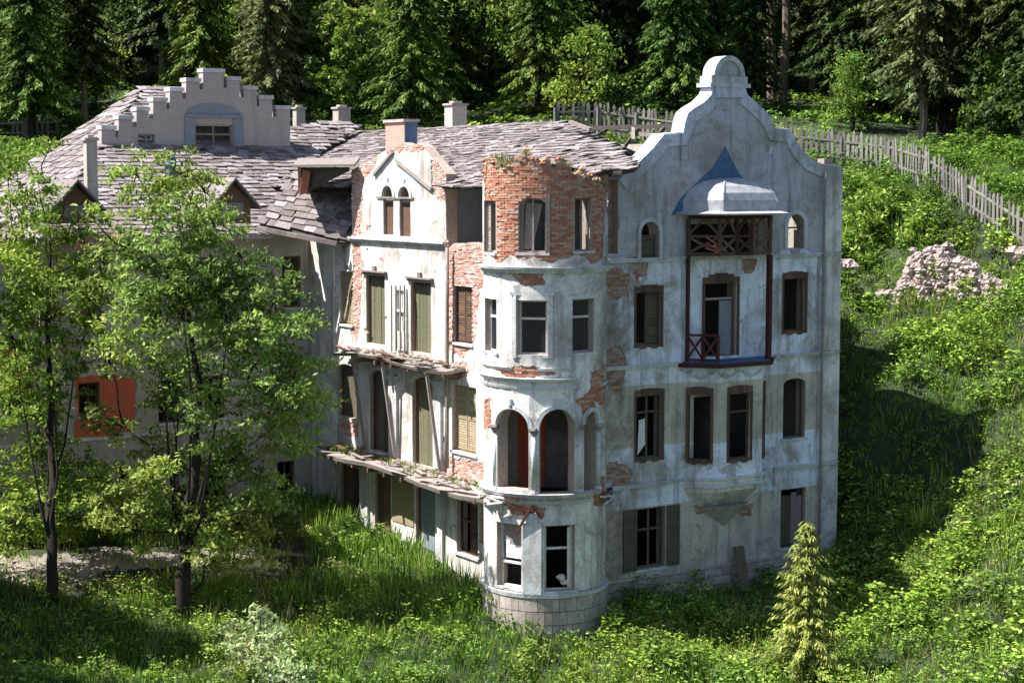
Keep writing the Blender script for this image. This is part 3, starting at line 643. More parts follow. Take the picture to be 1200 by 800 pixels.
sheet('plaster_remnant', ragged([(TR*math.radians(-88), 12.5), (TR*math.radians(-75), 12.5), (TR*math.radians(-76), 14.9), (TR*math.radians(-90), 15.1)], .05, .2), [rect(*tw['bl'])], fT, -.06, -.03, 'plaster', villa, seg=.4)
# broken crown of the tower
mb = MB()
for i in range(170):
    a = R.uniform(-110, 95); u = TR*math.radians(a); q = fT(u, topT(a)+R.uniform(-.16, .12), R.uniform(.0, .42)); mb.stone(q, R.uniform(.05, .16), (1, 1, .6))
build('crumbled_crown', mb, 'brick', villa, 'stuff')
def tring(z0_, z1_, r0, r1, name, mat='trim', a0=-140, a1=118, broken=()):
    mb = MB(); a = a0
    while a < a1:
        if not any(b0 < a < b1 for b0, b1 in broken):
            u, u2 = TR*math.radians(a), TR*math.radians(a+4)
            mb.hexa([fT(u, z0_, -r0), fT(u2, z0_, -r0), fT(u2, z0_, .0), fT(u, z0_, .0), fT(u, z1_, -r1), fT(u2, z1_, -r1), fT(u2, z1_, .0), fT(u, z1_, .0)])
        elif mb.v: build(name, mb, mat, villa); mb = MB()
        a += 4
    if mb.v: build(name, mb, mat, villa)
tring(12.1, 12.22, .10, .16, 'ring_moulding'); tring(12.22, 12.3, .2, .22, 'ring_moulding', broken=[(20, 34), (48, 60), (80, 120)])
tring(8.55, 8.66, .14, .2, 'ring_moulding', broken=[(24, 120)]); tring(8.30, 8.40, .07, .1, 'ring_moulding', broken=[(30, 60), (90, 120)]); tring(8.9, 9.0, .06, .12, 'ring_moulding', broken=[(-35, -8), (20, 120)])
tring(4.72, 4.84, .16, .22, 'ring_moulding', broken=[(52, 86)]); tring(4.5, 4.62, .08, .12, 'ring_moulding', broken=[(40, 90)])
tring(1.36, 1.5, .12, .14, 'ring_moulding')
# ashlar base of the tower: separate blocks
for rowi, z in enumerate((-.45, .0, .45, .9)):
    a = -130+(9 if rowi % 2 else 0)
    while a < 112:
        st = R.uniform(16, 21); mb = MB(); k = 3
        for s in range(k):
            u, u2 = TR*math.radians(a+.25+st*s/k), TR*math.radians(a+st*(s+1)/k-(.25 if s == k-1 else 0)); o = -.09-.002*rowi
            mb.hexa([fT(u, z+.01, o), fT(u2, z+.01, o), fT(u2, z+.01, -.001), fT(u, z+.01, -.001), fT(u, z+.435, o), fT(u2, z+.435, o), fT(u2, z+.435, -.001), fT(u, z+.435, -.001)])
        build('stone_block', mb, 'stone', villa); a += st
# tower windows
for k in ('sl', 'sm', 'sr'): window(fT, tw[k], villa, 'white_wood' if k != 'sr' else 'grey_wood', transom=.64, mull=False, panes=True, fr=.06, dep=.16)
u0, u1, v0, v1 = tw['sm']
build('window_surround', MB().mbox(fT, u0-.16, u0-.01, v0-.1, v1+.15, -.1, -.04).mbox(fT, u1+.01, u1+.16, v0-.1, v1+.15, -.1, -.04).mbox(fT, u0-.2, u1+.2, v1+.16, v1+.28, -.14, -.04).mbox(fT, u0-.1, u1+.1, v1+.29, v1+.5, -.09, -.04), 'trim', villa)
W_ = window(fT, tw['gl'], villa, 'white_wood', mull=False, fr=.06, transom=.36, dep=.16); u0, u1, v0, v1 = tw['gl']
build('curtain', MB().mbox(fT, u0+.2, u1-.1, v0+(v1-v0)*.44, v0+(v1-v0)*.72, .22, .24), 'cloth', W_)
build('board', MB().mbox(fT, u0+.06, u1-.06, v1-.75, v1-.06, .2, .23), 'grey_wood', W_)
W_ = window(fT, tw['gm'], villa, 'white_wood', mull=False, fr=.06, transom=.62, dep=.16); u0, u1, v0, v1 = tw['gm']
build('casement', MB().mbox(fT, u1-.24, u1-.19, v0+.1, v1-.1, .05, .1).mbox(fT, u1-.19, u1-.1, v0+.1, v1-.1, .1, .13), 'white_wood', W_)
build('rag', MB().stone(fT((u0+u1)/2+.1, v0+.42, .2), .17).stone(fT((u0+u1)/2+.22, v0+.25, .2), .15), 'cloth_pink', W_)
W_ = window(fT, tw['bm'], villa, 'grey_wood', mull=True, fr=.06, dep=.12, sill=True); u0, u1, v0, v1 = tw['bm']
build('curtain', MB().hexa([fT(u0+.12, v0+.1, .2), fT(u0+.42, v0+.1, .25), fT(u0+.42, v0+.1, .27), fT(u0+.12, v0+.1, .22), fT(u0+.2, v1-.15, .2), fT(u1-.15, v1-.2, .22), fT(u1-.15, v1-.2, .24), fT(u0+.2, v1-.15, .22)]), 'grey_wood', W_)
build('shutter', MB().mbox(fT, u1-.03, u1+.1, v0, v1+.15, -.08, -.03), 'pipe', W_)
window(fT, tw['bl'], villa, 'grey_wood', mull=False, fr=.07, dep=.1, shut='L')
window(fT, tw['br'], villa, 'pipe', mull=True, fr=.05, dep=.12)
# loggia: archivolts and columns
for k, rise in (('al', .62), ('am', .7), ('ar', .4)):
    u0, u1, v0, v1 = tw[k]; c = (u0+u1)/2; ww = (u1-u0)/2; mb = MB()
    for i in range(12):
        a0, a1 = math.pi*i/12, math.pi*(i+1)/12; q = lambda r, a: (c+(ww+r)*math.cos(a), v1-rise+(rise+r)*math.sin(a))
        A_, B_, C_, D_ = q(.01, a0), q(.01, a1), q(.14, a1), q(.14, a0)
        mb.hexa([fT(*p, -.12) for p in (A_, B_, C_, D_)]+[fT(*p, -.04) for p in (A_, B_, C_, D_)])
    if k != 'ar': mb.mbox(fT, c-.05, c+.05, v1+.12, v1+.34, -.16, -.04)
    build('archivolt', mb, 'trim', villa)
for px in (581, 625, 677, 699):
    u, zc_ = tz(px, 500); zc_ = tw['am'][3]-.7; zb = 4.86
    cpt = fT(u, 0, -.02); cb = build('column', MB().tube([(cpt[0], cpt[1], z) for z in (zb+.12, zb+1.2, zc_-.18)], [.095, .09, .08], 10), 'trim', villa, smooth=True)
    build('capital', MB().tube([(cpt[0], cpt[1], zc_-.18), (cpt[0], cpt[1], zc_-.1), (cpt[0], cpt[1], zc_)], [.1, .12, .19], 8).tube([(cpt[0], cpt[1], zc_+.002), (cpt[0], cpt[1], zc_+.08)], [.2, .2], 4), 'grey_wood', cb)
    build('column_base', MB().tube([(cpt[0], cpt[1], zb), (cpt[0], cpt[1], zb+.11)], [.15, .12], 8), 'trim', cb)
# ground-floor pilaster with small dark gable strips
u, z = tz(624, 600)
build('pilaster', MB().mbox(fT, u-.3, u+.28, 1.5, tz(624, 612)[1], -.16, -.04).mbox(fT, u-.2, u+.15, tz(624, 612)[1], tz(624, 600)[1], -.15, -.04), 'trim', villa)
for a, b in (((624, 590), (607, 625)), ((624, 590), (634, 606))):
    p = fT(*tz(*a), -.22); q = fT(*tz(*b), -.2); build('broken_board', MB().bar(p, q, .09, .07), 'red_wood', villa)

# --- left facade (sunlit)
zE = 12.75
topL = [onX(*p) for p in [(566, 292), (558, 286), (549, 284), (540, 288), (532, 285), (524, 292)]]
gabL = [onX(*p) for p in [(523, 204), (519, 199), (512, 192), (505, 184), (497, 172), (490, 168), (480, 171), (471, 167), (464, 170), (455, 175), (440, 184), (425, 192), (412, 200)]]
yB = 17.6
outL = [(1.7, -1.5), (1.7, topL[0][1])]+topL+gabL+[(gabL[-1][0], zE), (yB, zE), (yB, -1.5)]
lw = {}
for k, v in dict(u1=(399, 414, 318, 380), u2=(430, 452, 323, 403), u3=(482, 506, 331, 413), r3=(531, 554, 335, 402), r2=(531, 559, 452, 530), r1=(536, 561, 588, 650),
                 m1=(397, 420, 427, 489), m2=(434, 456, 434, 529), m3=(484, 509, 442, 546), g1=(400, 422, 546, 606), g2=(440, 459, 556, 625), g3=(488, 511, 572, 652)).items(): lw[k] = lrect(*v)
tw1 = lrect(450, 462, 218, 275); tw2 = lrect(469, 482, 219, 277)
holesL = [rect(*lw[k]) for k in ('u1', 'u2', 'u3', 'r3', 'r2', 'r1', 'g1', 'g2', 'g3')]+[arch(*lw[k], rise=.3) for k in ('m1', 'm2', 'm3')]+[arch(*tw1), arch(*tw2)]
sheet('wall', outL, holesL, fL, 0, .45, 'core', villa, seg=1.1)
def pl2(pts): return [onX(*p) for p in pts]
cutL = [ragged(pl2([(410, 196), (445, 176), (440, 196), (426, 215), (424, 274), (410, 276)]), .1, .16), ragged(pl2([(450, 172), (470, 162), (500, 164), (498, 178), (470, 178), (455, 184)]), .08, .14),
        ragged(pl2([(506, 186), (526, 200), (524, 236), (514, 238), (506, 215)]), .08, .14), ragged(pl2([(414, 284), (424, 286), (426, 330), (420, 395), (412, 392)]), .07, .14),
        ragged(pl2([(522, 280), (570, 280), (569, 330), (563, 345), (558, 398), (545, 420), (528, 412), (524, 350)]), .08, .16), ragged(pl2([(524, 425), (548, 424), (552, 440), (530, 446)]), .06, .12),
        ragged(pl2([(522, 536), (568, 540), (572, 570), (522, 562)]), .08, .15), ragged(pl2([(398, 492), (425, 494), (432, 515), (396, 508)]), .08, .15), ragged(pl2([(512, 510), (521, 512), (521, 545), (514, 545)]), .06, .12),
        ragged(pl2([(565, 590), (574, 600), (572, 640), (562, 636)]), .05, .12)]
for i in range(26):                                 # small holes knocked in the render
    px, py = R.uniform(380, 565), R.uniform(250, 560); s = R.uniform(1.2, 3.0); cutL.append(ragged(pl2([(px-s, py-s), (px+s, py-s), (px+s, py+s), (px-s, py+s)]), .03, .1))
sheet('plaster', outL, holesL, fL, -.035, -.001, 'plaster', villa, cut=cutL, seg=1.1)
bricks('exposed_bricks', fL, lambda u, v: any(inpoly(u, v, c) for c in cutL) and inpoly(u, v+.04, outL) and not any(inpoly(u, v, h) for h in holesL), 1.8, yB, .5, 17.2, 'brick_pale', villa, dep=(-.02, .02))
y_g0, y_g1 = gabL[0][0], gabL[-1][0]
build('string_course', MB().mbox(fL, y_g0-.05, y_g1+.05, onX(470, 283)[1]-.1, onX(470, 283)[1]+.0, -.12, -.036).mbox(fL, y_g0-.05, y_g1+.05, onX(470, 283)[1]+.004, onX(470, 283)[1]+.09, -.2, -.036), 'trim', villa)
# raking gable strips and twin window trim
g0, g1, g2 = onX(428, 196), onX(466, 172), onX(508, 212)
build('raking_moulding', MB().bar(fL(g1[0], g1[1]-.5, -.09), fL(g2[0], g2[1]-.3, -.09), .1, .14), 'grey_wood', villa); build('raking_moulding', MB().bar(fL(onX(440, 205)[0], onX(440, 205)[1], -.09), fL(onX(462, 178)[0], onX(462, 178)[1], -.09), .1, .12), 'grey_wood', villa)
for r_ in (tw1, tw2):
    u0, u1, v0, v1 = r_; mb = MB(); cc = (u0+u1)/2; ww = (u1-u0)/2
    for i in range(10):
        a0, a1 = math.pi*i/10, math.pi*(i+1)/10; q = lambda r, a: (cc+r*math.cos(a), v1-ww+r*math.sin(a))
        mb.hexa([fL(*p, -.1) for p in (q(ww+.02, a0), q(ww+.02, a1), q(ww+.15, a1), q(ww+.15, a0))]+[fL(*p, -.036) for p in (q(ww+.02, a0), q(ww+.02, a1), q(ww+.15, a1), q(ww+.15, a0))])
    mb.mbox(fL, cc-.06, cc+.06, v1+.12, v1+.3, -.12, -.036)
    W_ = build('window', mb, 'trim', villa)
    build('leaf', MB().mbox(fL, u0+.01, u1-.01, v0, v1-.62, .1, .14), 'brown_wood', W_); build('transom', MB().mbox(fL, u0, u1, v1-.62, v1-.52, .05, .12), 'grey_wood', W_)
u0 = onX(486, 232)[0]; u1 = onX(443, 230)[0]; build('tie_bar', MB().mbox(fL, u0, u1, onX(465, 233)[1], onX(465, 233)[1]+.08, -.09, -.036), 'pipe', villa)
# tall doors on the sunlit front
def plankdoor(r, mat, n=5, ajar=False, f=fL, dep=.16):
    u0, u1, v0, v1 = r; W_ = build('door', MB().mbox(f, u0, u0+.09, v0, v1, dep-.06, dep+.06).mbox(f, u1-.09, u1, v0, v1, dep-.06, dep+.06).mbox(f, u0+.09, u1-.09, v1-.09, v1, dep-.06, dep+.06), 'brown_wood', villa)
    w_ = (u1-u0-.18)/n
    for i in range(n): build('plank', MB().mbox(f, u0+.09+i*w_+.006, u0+.09+(i+1)*w_-.006, v0+.02, v1-.1, dep+R.uniform(-.01, .01), dep+.05), mat, W_)
    return W_
for k in ('u2', 'u3'):
    W_ = plankdoor(lw[k], 'green_wood'); u0, u1, v0, v1 = lw[k]; c = (u0+u1)/2
    build('head_moulding', MB().mbox(fL, u0-.15, u1+.15, v1+.03, v1+.13, -.12, -.036).mbox(fL, u0-.22, u1+.22, v1+.135, v1+.2, -.2, -.036).mbox(fL, c-.12, c+.12, v1+.205, v1+.38, -.13, -.036), 'pipe', W_)
window(fL, lw['u1'], villa, 'shutter_tan', shut=('L', 'R'), shmat='shutter_tan')
window(fL, lw['r3'], villa, 'brown_wood', shut=('L', 'R'), shmat='brown_wood', mull=False)
window(fL, lw['r2'], villa, 'shutter_tan', shut=('L', 'R'), shmat='shutter_tan', mull=False)
window(fL, lw['r1'], villa, 'brown_wood', shut=('L',), shmat='brown_wood', mull=True, transom=.6)
for k in ('m1', 'm2', 'm3'):
    W_ = plankdoor(lw[k], 'olive' if k != 'm3' else 'green_wood', 4, dep=.2); u0, u1, v0, v1 = lw[k]; cc = (u0+u1)/2; ww = (u1-u0)/2; mb = MB()
    for i in range(10):
        a0, a1 = math.pi*i/10, math.pi*(i+1)/10; q = lambda r, a: (cc+(ww+r)*math.cos(a), v1-.3+(.3+r)*math.sin(a))
        mb.hexa([fL(*p, -.1) for p in (q(.02, a0), q(.02, a1), q(.17, a1), q(.17, a0))]+[fL(*p, -.036) for p in (q(.02, a0), q(.02, a1), q(.17, a1), q(.17, a0))])
    build('archivolt', mb, 'trim', W_)
plankdoor(lw['g1'], 'brown_wood', 4); plankdoor(lw['g2'], 'brown_wood', 4); plankdoor(lw['g3'], 'room_blue', 4)
# white panel and loose poles between the upper doors
u0, u1, v0, v1 = lrect(467, 479, 338, 410)
W_ = window(fX(-2.62), (u0, u1, v0, v1), villa, 'white_wood', transom=.62, mull=False, sill=False, dep=.0)
build('panel', MB().mbox(fX(-2.62), u0+.08, u1-.08, v0+.1, v0+(v1-v0)*.3, .02, .05), 'white_wood', W_)
for px in (459, 464, 469, 474): a = onX(px, 412, -2.8); b = onX(px-1.5, 334, -2.8); build('pole', MB().tube([(-2.8, *a), (-2.75, *b)], .035, 6), 'grey_wood', villa)
build('downpipe', MB().tube([(-2.72, *onX(524, y, -2.72)) for y in (290, 360, 430, 500, 548)], .07, 8), 'pipe', villa, smooth=True)
build('quoin_pilaster', MB().mbox(fL, onX(394, 400)[0], onX(377, 400)[0], -.5, zE-.3, -.1, -.036), 'plaster', villa)
# pilasters on the left front
for px0, px1, y0, y1 in ((424, 431, 436, 520), (459, 468, 440, 535), (511, 520, 446, 548), (383, 391, 530, 612), (425, 434, 545, 618), (514, 522, 580, 660)):
    r_ = lrect(px0, px1, y0, y1); build('pilaster', MB().mbox(fL, r_[0], r_[1], r_[2], r_[3], -.15, -.036), 'trim', villa)
r_ = lrect(461, 486, 562, 613); build('panel', MB().mbox(fL, r_[0], r_[1], r_[2], r_[3], -.07, -.036), 'shutter_tan', villa)
# lower long balcony slab with rotten boards
def slab(x0, ya, yb, z, proj, name, th=.16):
    mb = MB(); k = 9; fr_ = []
    vs = []
    for i in range(k+1):
        y = ya+(yb-ya)*i/k; sag = -.10*math.sin(math.pi*i/k*2.3)-R.uniform(0, .05); p = proj*R.uniform(.9, 1.05)
        vs += [(x0-.04, y, z), (x0-p, y, z+sag-.06), (x0-.04, y, z-th), (x0-p+.05, y, z+sag-.06-th)]
    fs = []
    for i in range(k): o = i*4; fs += [(o, o+1, o+5, o+4), (o+2, o+6, o+7, o+3), (o+1, o+3, o+7, o+5)]
    fs += [(0, 2, 3, 1), (k*4, k*4+1, k*4+3, k*4+2)]
    return build(name, MB().add(vs, fs), 'grey_wood', villa)
lowY0, lowY1 = onX(574, 582, -3.9)[0], onX(366, 521, -3.9)[0]
lowz = 4.25
b1 = slab(-2.5, max(1.9, lowY0), lowY1, lowz, 1.4, 'balcony')
upY0, upY1 = onX(524, 432, -3.3)[0], onX(391, 413, -3.3)[0]
b2 = slab(-2.5, upY0, upY1, 8.35, .85, 'balcony', .12)
for b, y0, y1, z, pj_, nb in ((b1, max(2.1, lowY0), lowY1, lowz, 1.4, 34), (b2, upY0, upY1, 8.35, .85, 24)):
    for i in range(nb):
        y = R.uniform(y0, y1-.6); x = -2.6-R.uniform(0, pj_); L_ = R.uniform(.6, 1.9)
        build('plank', MB().bar((x, y, z+.02+R.uniform(0, .16)), (x+R.uniform(-.3, .2), y+L_*R.uniform(.6, 1), z+R.uniform(-.08, .2)), R.uniform(.1, .22), .04), R.choice(['grey_wood', 'brown_wood', 'grey_wood']), b)
    for i in range(int((y1-y0)/1.3)):
        y = y0+.3+i*1.3; build('beam', MB().bar((-2.54, y, z-.28), (-2.5-pj_*.95, y, z-.26), .12, .16), 'brown_wood', b)
    mb = MB()
    for i in range(int((y1-y0)*15)):
        yy = R.uniform(y0, y1); hh = .5+.5*noise.noise(Vector((yy*.9, z, 0)))
        if R.random() < hh: mb.stone((-2.6-abs(R.gauss(0, .35))*pj_*.8, yy, z+.03+R.uniform(0, .2)*hh), R.uniform(.03, .12))
    build('debris', mb, 'debris_mix', b, 'stuff')
for px in (428, 463, 515):
    a = onX(px, 528 if px > 450 else 518, -2.7); q = onX(px-8, 438, -3.2)
    build('strut', MB().bar((-2.7, a[0], 4.4), (-3.2, a[0]+.1, 8.2), .11, .11), 'grey_wood', b2)
# debris hanging off the tower ledge
for i in range(16):
    u = TR*math.radians(R.uniform(-90, -20) if i < 9 else R.uniform(48, 80)); p = fT(u, 4.6+R.uniform(-.25, .2), -.1-R.uniform(0, .35)); q = fT(u+R.uniform(.4, 1.), 4.55+R.uniform(-.35, .15), -.1-R.uniform(0, .3))
    build('broken_board', MB().bar(p, q, R.uniform(.08, .16), .05), R.choice(['grey_wood', 'red_wood', 'white_wood', 'brown_wood']), villa)
# --- inside: floors and partitions
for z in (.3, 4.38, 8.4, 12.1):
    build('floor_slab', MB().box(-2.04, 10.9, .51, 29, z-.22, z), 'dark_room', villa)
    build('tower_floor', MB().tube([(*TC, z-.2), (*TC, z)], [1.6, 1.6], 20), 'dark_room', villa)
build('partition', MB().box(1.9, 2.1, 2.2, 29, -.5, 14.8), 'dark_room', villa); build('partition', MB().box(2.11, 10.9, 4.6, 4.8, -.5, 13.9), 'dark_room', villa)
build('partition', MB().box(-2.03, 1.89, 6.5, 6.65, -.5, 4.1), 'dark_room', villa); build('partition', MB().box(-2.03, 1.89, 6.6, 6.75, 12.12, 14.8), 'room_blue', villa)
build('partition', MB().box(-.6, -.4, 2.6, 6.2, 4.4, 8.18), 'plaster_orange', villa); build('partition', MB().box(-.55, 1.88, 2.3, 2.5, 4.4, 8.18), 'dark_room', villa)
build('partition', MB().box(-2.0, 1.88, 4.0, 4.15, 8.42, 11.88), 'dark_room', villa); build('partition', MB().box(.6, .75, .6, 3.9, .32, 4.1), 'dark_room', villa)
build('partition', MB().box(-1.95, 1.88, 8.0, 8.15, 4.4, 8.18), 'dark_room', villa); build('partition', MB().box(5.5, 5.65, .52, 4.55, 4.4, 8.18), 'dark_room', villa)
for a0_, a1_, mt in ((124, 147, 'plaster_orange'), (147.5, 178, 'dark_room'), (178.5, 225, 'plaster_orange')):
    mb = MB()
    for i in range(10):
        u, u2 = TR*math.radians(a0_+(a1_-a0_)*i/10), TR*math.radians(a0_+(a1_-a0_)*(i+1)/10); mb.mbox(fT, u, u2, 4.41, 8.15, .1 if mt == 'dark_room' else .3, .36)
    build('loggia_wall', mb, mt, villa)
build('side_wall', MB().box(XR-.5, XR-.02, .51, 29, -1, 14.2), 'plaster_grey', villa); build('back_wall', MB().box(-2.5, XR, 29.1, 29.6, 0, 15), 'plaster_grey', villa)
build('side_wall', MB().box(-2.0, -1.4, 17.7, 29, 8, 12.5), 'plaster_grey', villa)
build('partition', MB().box(7.9, 8.0, .52, 4.55, 12.12, 15.2), 'dark_room', villa)  # added blocker: keeps the sunlit attic wall from showing through the frieze
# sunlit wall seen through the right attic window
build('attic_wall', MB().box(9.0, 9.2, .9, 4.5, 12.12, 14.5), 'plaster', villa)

# ------------------------------------------------------------------ roofs with separate stone slates
SLATES = []
for i in range(8):
    mb = MB(); w_ = .5*R.uniform(.85, 1.1); l_ = .5
    j = lambda s=.03: R.uniform(-s, s)
    mb.hexa([(-w_+j(), -l_+j(.06), .03), (w_+j(), -l_+j(.06), .03), (w_+j(), l_+j(), -.01), (-w_+j(), l_+j(), -.01), (-w_+j(), -l_+j(.06), .085), (w_+j(), -l_+j(.06), .085), (w_+j(), l_+j(), .02), (-w_+j(), l_+j(), .02)])
    me = bpy.data.meshes.new('roof_slate'); me.from_pydata(mb.v, [], mb.f); me.materials.append(M['slate']); SLATES.append((me, np.array(mb.v)))
def roof(name, O, e1, e2, poly, parent, quota, deckmat='deck', row_h=.38, holes=(), wmin=.32, wmax=.62, top=.12):
    """plane with origin O, course direction e1, up-slope direction e2; poly in (a,b) coordinates"""
    O = np.array(O, float); e1 = np.array(e1, float); e1 /= np.linalg.norm(e1); e2 = np.array(e2, float); e2 /= np.linalg.norm(e2); nn = np.cross(e1, e2)
    if nn[2] < 0: nn = -nn
    f = lambda u, v, d: tuple(O+e1*u+e2*v-nn*d)
    rf_ = sheet(name, poly, list(holes), f, .02, top, deckmat, parent, seg=3)
    A_ = [p[0] for p in poly]; B_ = [p[1] for p in poly]; L_ = []
    b = min(B_)
    while b < max(B_)+.1:
        a = min(A_)+R.uniform(-.4, 0)
        while a < max(A_):
            w_ = R.uniform(wmin, wmax)
            if inpoly(a+w_/2, b, poly) and not any(inpoly(a+w_/2, b, h) for h in holes) and R.random() > .015:
                L_.append((a+w_/2, b+R.uniform(-.06, .06), w_, row_h*R.uniform(1.25, 1.5), R.uniform(-.05, .05) if R.random() > .06 else R.uniform(-.35, .35), R.uniform(-.01, .02)))
            a += w_+R.uniform(-.02, .03)
        b += row_h
    def world(s): return O+e1*s[0]+e2*s[1]
    L_.sort(key=lambda s: (world(s)-CAM)@V)
    vs = []; fs = []; base_rot = np.stack([e1, e2, nn], 1)
    def ok(p): x, y, _ = scr(p); return -60 < x < 1260
    vis = [s for s in L_ if ok(world(s))]
    sep = set(id(s) for s in vis[:quota])
    for s in L_:
        k = R.randrange(8); me, bv = SLATES[k]; c, sn = math.cos(s[4]), math.sin(s[4])
        Rm = base_rot@np.array([[c, -sn, 0], [sn, c, 0], [0, 0, 1]])@np.diag([s[2], s[3], 1.0]); p = world(s)+nn*s[5]
        if id(s) in sep:
            o = bpy.data.objects.new('roof_slate', me); col.objects.link(o); o.parent = parent
            m4 = np.eye(4); m4[:3, :3] = Rm; m4[:3, 3] = p-WL[parent]; o.matrix_local = Matrix(m4.tolist())
        else:
            o_ = len(vs); vs += (bv@Rm.T+p).tolist(); fs += [tuple(i+o_ for i in q) for q in ((0, 3, 2, 1), (4, 5, 6, 7), (0, 1, 5, 4), (1, 2, 6, 5), (2, 3, 7, 6), (3, 0, 4, 7))]
    if vs: build('roof_slates', MB().add(vs, fs), 'slate', parent, 'stuff', fixn=False)
    return rf_
kA = .333; eA2 = np.array((1, 0, kA)); OA = np.array((-2.75, 2.4, 14.92))
nA = (-kA, 0, 1); cA = OA[2]-kA*OA[0]*1.0
def planeA(px, py):
    p = hit(px, py, (-kA, 0, 1), OA[2]-kA*OA[0]); q = p-OA; e2 = eA2/np.linalg.norm(eA2); return (float(q[1]), float(q@e2))
slA = np.linalg.norm(eA2)
ridge_b = (5-OA[0])*slA
pr_ = [planeA(*p) for p in [(750, 191), (738, 184), (725, 177), (705, 165), (688, 157), (672, 150), (656, 143)]]
polyA = [(.4, 0), (y_g0-2.45, 0), (y_g0-2.44, .78), (y_g1-2.36, .78), (y_g1-2.35, 0), (26, 0), (26, ridge_b), (pr_[-1][0], ridge_b)]+[p for p in pr_[::-1] if p[1] < ridge_b]+[planeA(*p) for p in [(742, 198), (728, 201), (712, 200), (700, 203), (684, 197), (660, 190)]]
roof('roof', OA, (0, 1, 0), eA2, polyA, villa, 190, row_h=.36, wmax=.6)
# eastern slope, missing timbers in the hole beside the gable
build('roof', MB().add([(5, 9.5, OA[2]+kA*7.75), (11.9, 6.5, 14.3), (11.9, 29, 14.3), (5, 29, OA[2]+kA*7.75), (5, 9.5, OA[2]+kA*7.75-.2), (11.9, 6.5, 14.1), (11.9, 29, 14.1), (5, 29, OA[2]+kA*7.75-.2)], [(0, 1, 2, 3), (7, 6, 5, 4), (0, 4, 5, 1), (1, 5, 6, 2), (2, 6, 7, 3), (3, 7, 4, 0)]), 'deck', villa)
for i in range(5):
    y = .9+i*1.9; build('rafter', MB().bar((2.6+R.uniform(0, 1.6), y, 16.0), (5.0, y+R.uniform(-.3, .3), 17.1), .09, .12), 'deck', villa)
build('light_block_deck', MB().box(2.11, 7.89, .52, 9.0, 15.0, 15.2), 'deck', villa)  # ceiling sheet, widened to block sunlight from the room behind the frieze
build('ridge_beam', MB().bar((5.0, .62, 17.1), (5, 9.6, 17.2), .14, .16), 'deck', villa)
for a, b in (((668, 143), (692, 152)), ((740, 157), (795, 160)), ((742, 150), (742, 165)), ((775, 150), (777, 163))):
    p, q = onD(*a, 67), onD(*b, 64.5); build('broken_beam', MB().bar(p, q, .13, .13), 'pipe', villa)
east = sheet('unseen_side_gable', [(9.1, -1), (13.5, -1), (13.5, 16.7), (12.4, 17), (11.2, 18.0), (10.2, 17), (9.1, 16.7)], [], lambda u, v, d: (14.2-d, u, v), 0, .5, 'plaster_grey', villa, seg=3)  # unseen gable, added and sized to throw the upper shadow onto the slope
build('side_wall', MB().box(11.0, 13.69, 9.1, 26, -1, 16.7).box(11.0, 13.5, 4.9, 9.09, -1, 15.6), 'plaster_grey', villa)  # unseen blocks, added to carry that shadow further out
# lower roof on the left corner with sagging gutter
P1, P2, T3 = onD(396, 283, 70.3), onD(303, 265, 71.2), np.array((2.6, 15.5, 16.7))
nC = np.cross(P2-P1, T3-P1); nC /= np.linalg.norm(nC); nC = nC if nC[2] > 0 else -nC
e1C = (P2-P1)/np.linalg.norm(P2-P1); e2C = np.cross(nC, e1C)
if e2C[2] < 0: e2C = -e2C
def planeC(px, py): p = hit(px, py, nC, nC@P1); q = p-P1; return (float(q@e1C), float(q@e2C))
roof('roof', P1, e1C, e2C, [planeC(*p) for p in [(416, 284), (396, 283), (303, 265), (322, 236), (345, 205), (352, 190), (416, 190)]], villa, 60, row_h=.36)
gt = MB(); 
for i in range(8): t0, t1 = i/8, (i+1)/8; gt.bar(P1*(1-t0)+P2*t0+np.array((-.1, -.08, -.08)), P1*(1-t1)+P2*t1+np.array((-.1, -.08, -.08)), .14, .18)
build('gutter', gt, 'grey_wood', villa)
# big chimney behind the sunlit gable: pale brick, shaded side painted blue, and others
def chimney(px0, px1, ytop, ybot, D, mat, parent, cap=True, dy=.8, side=None):
    a = onD(px0, ybot, D); b = onD(px1, ybot, D); t = onD(px0, ytop, D)[2]; z0_ = a[2]-.8
    wdt = (px1-px0)*D/F/ (.839+.545*.9); x = a[0]; y = a[1]
    # px extent = width in X plus depth in Y seen obliquely
    cx, cy = (a[0]+b[0])/2, (a[1]+b[1])/2
    w2 = wdt/2; c_ = build('chimney', MB().box(cx-w2, cx+w2, cy-w2*.9, cy+w2*.9, z0_, t), mat, parent)
    if cap: build('chimney_cap', MB().box(cx-w2-.07, cx+w2+.07, cy-w2*.9-.07, cy+w2*.9+.07, t+.004, t+.1).box(cx-w2*.6, cx+w2*.6, cy-w2*.5, cy+w2*.5, t+.104, t+.22), 'stone', c_)
    if side: build('shaded_side', MB().box(cx-w2+.02, cx+w2-.02, cy-w2*.9-.03, cy-w2*.9-.004, z0_, t-.1), side, c_)
    return c_
cq = onD(474, 172, 71.6); ctz = onD(474, 143, 71.6)[2]
ch_ = build('chimney', MB().box(cq[0], cq[0]+.6, cq[1], cq[1]+1.6, cq[2]-1.2, ctz), 'brick_pale', villa)
build('chimney_cap', MB().box(cq[0]-.08, cq[0]+.68, cq[1]-.08, cq[1]+1.68, ctz+.004, ctz+.12), 'stone', ch_)
build('shaded_side', MB().box(cq[0]+.02, cq[0]+.58, cq[1]-.03, cq[1]-.004, cq[2]-1.2, ctz-.02), 'shaded_side_blue', ch_)
chimney(521, 547, 124, 152, 84, 'brick_pale', villa); chimney(390, 411, 128, 152, 92, 'stone', villa)
chimney(343, 358, 128, 150, 96, 'plaster_pink', villa)
chimney(958, 975, 186, 200, 70, 'rubble', villa, cap=False)
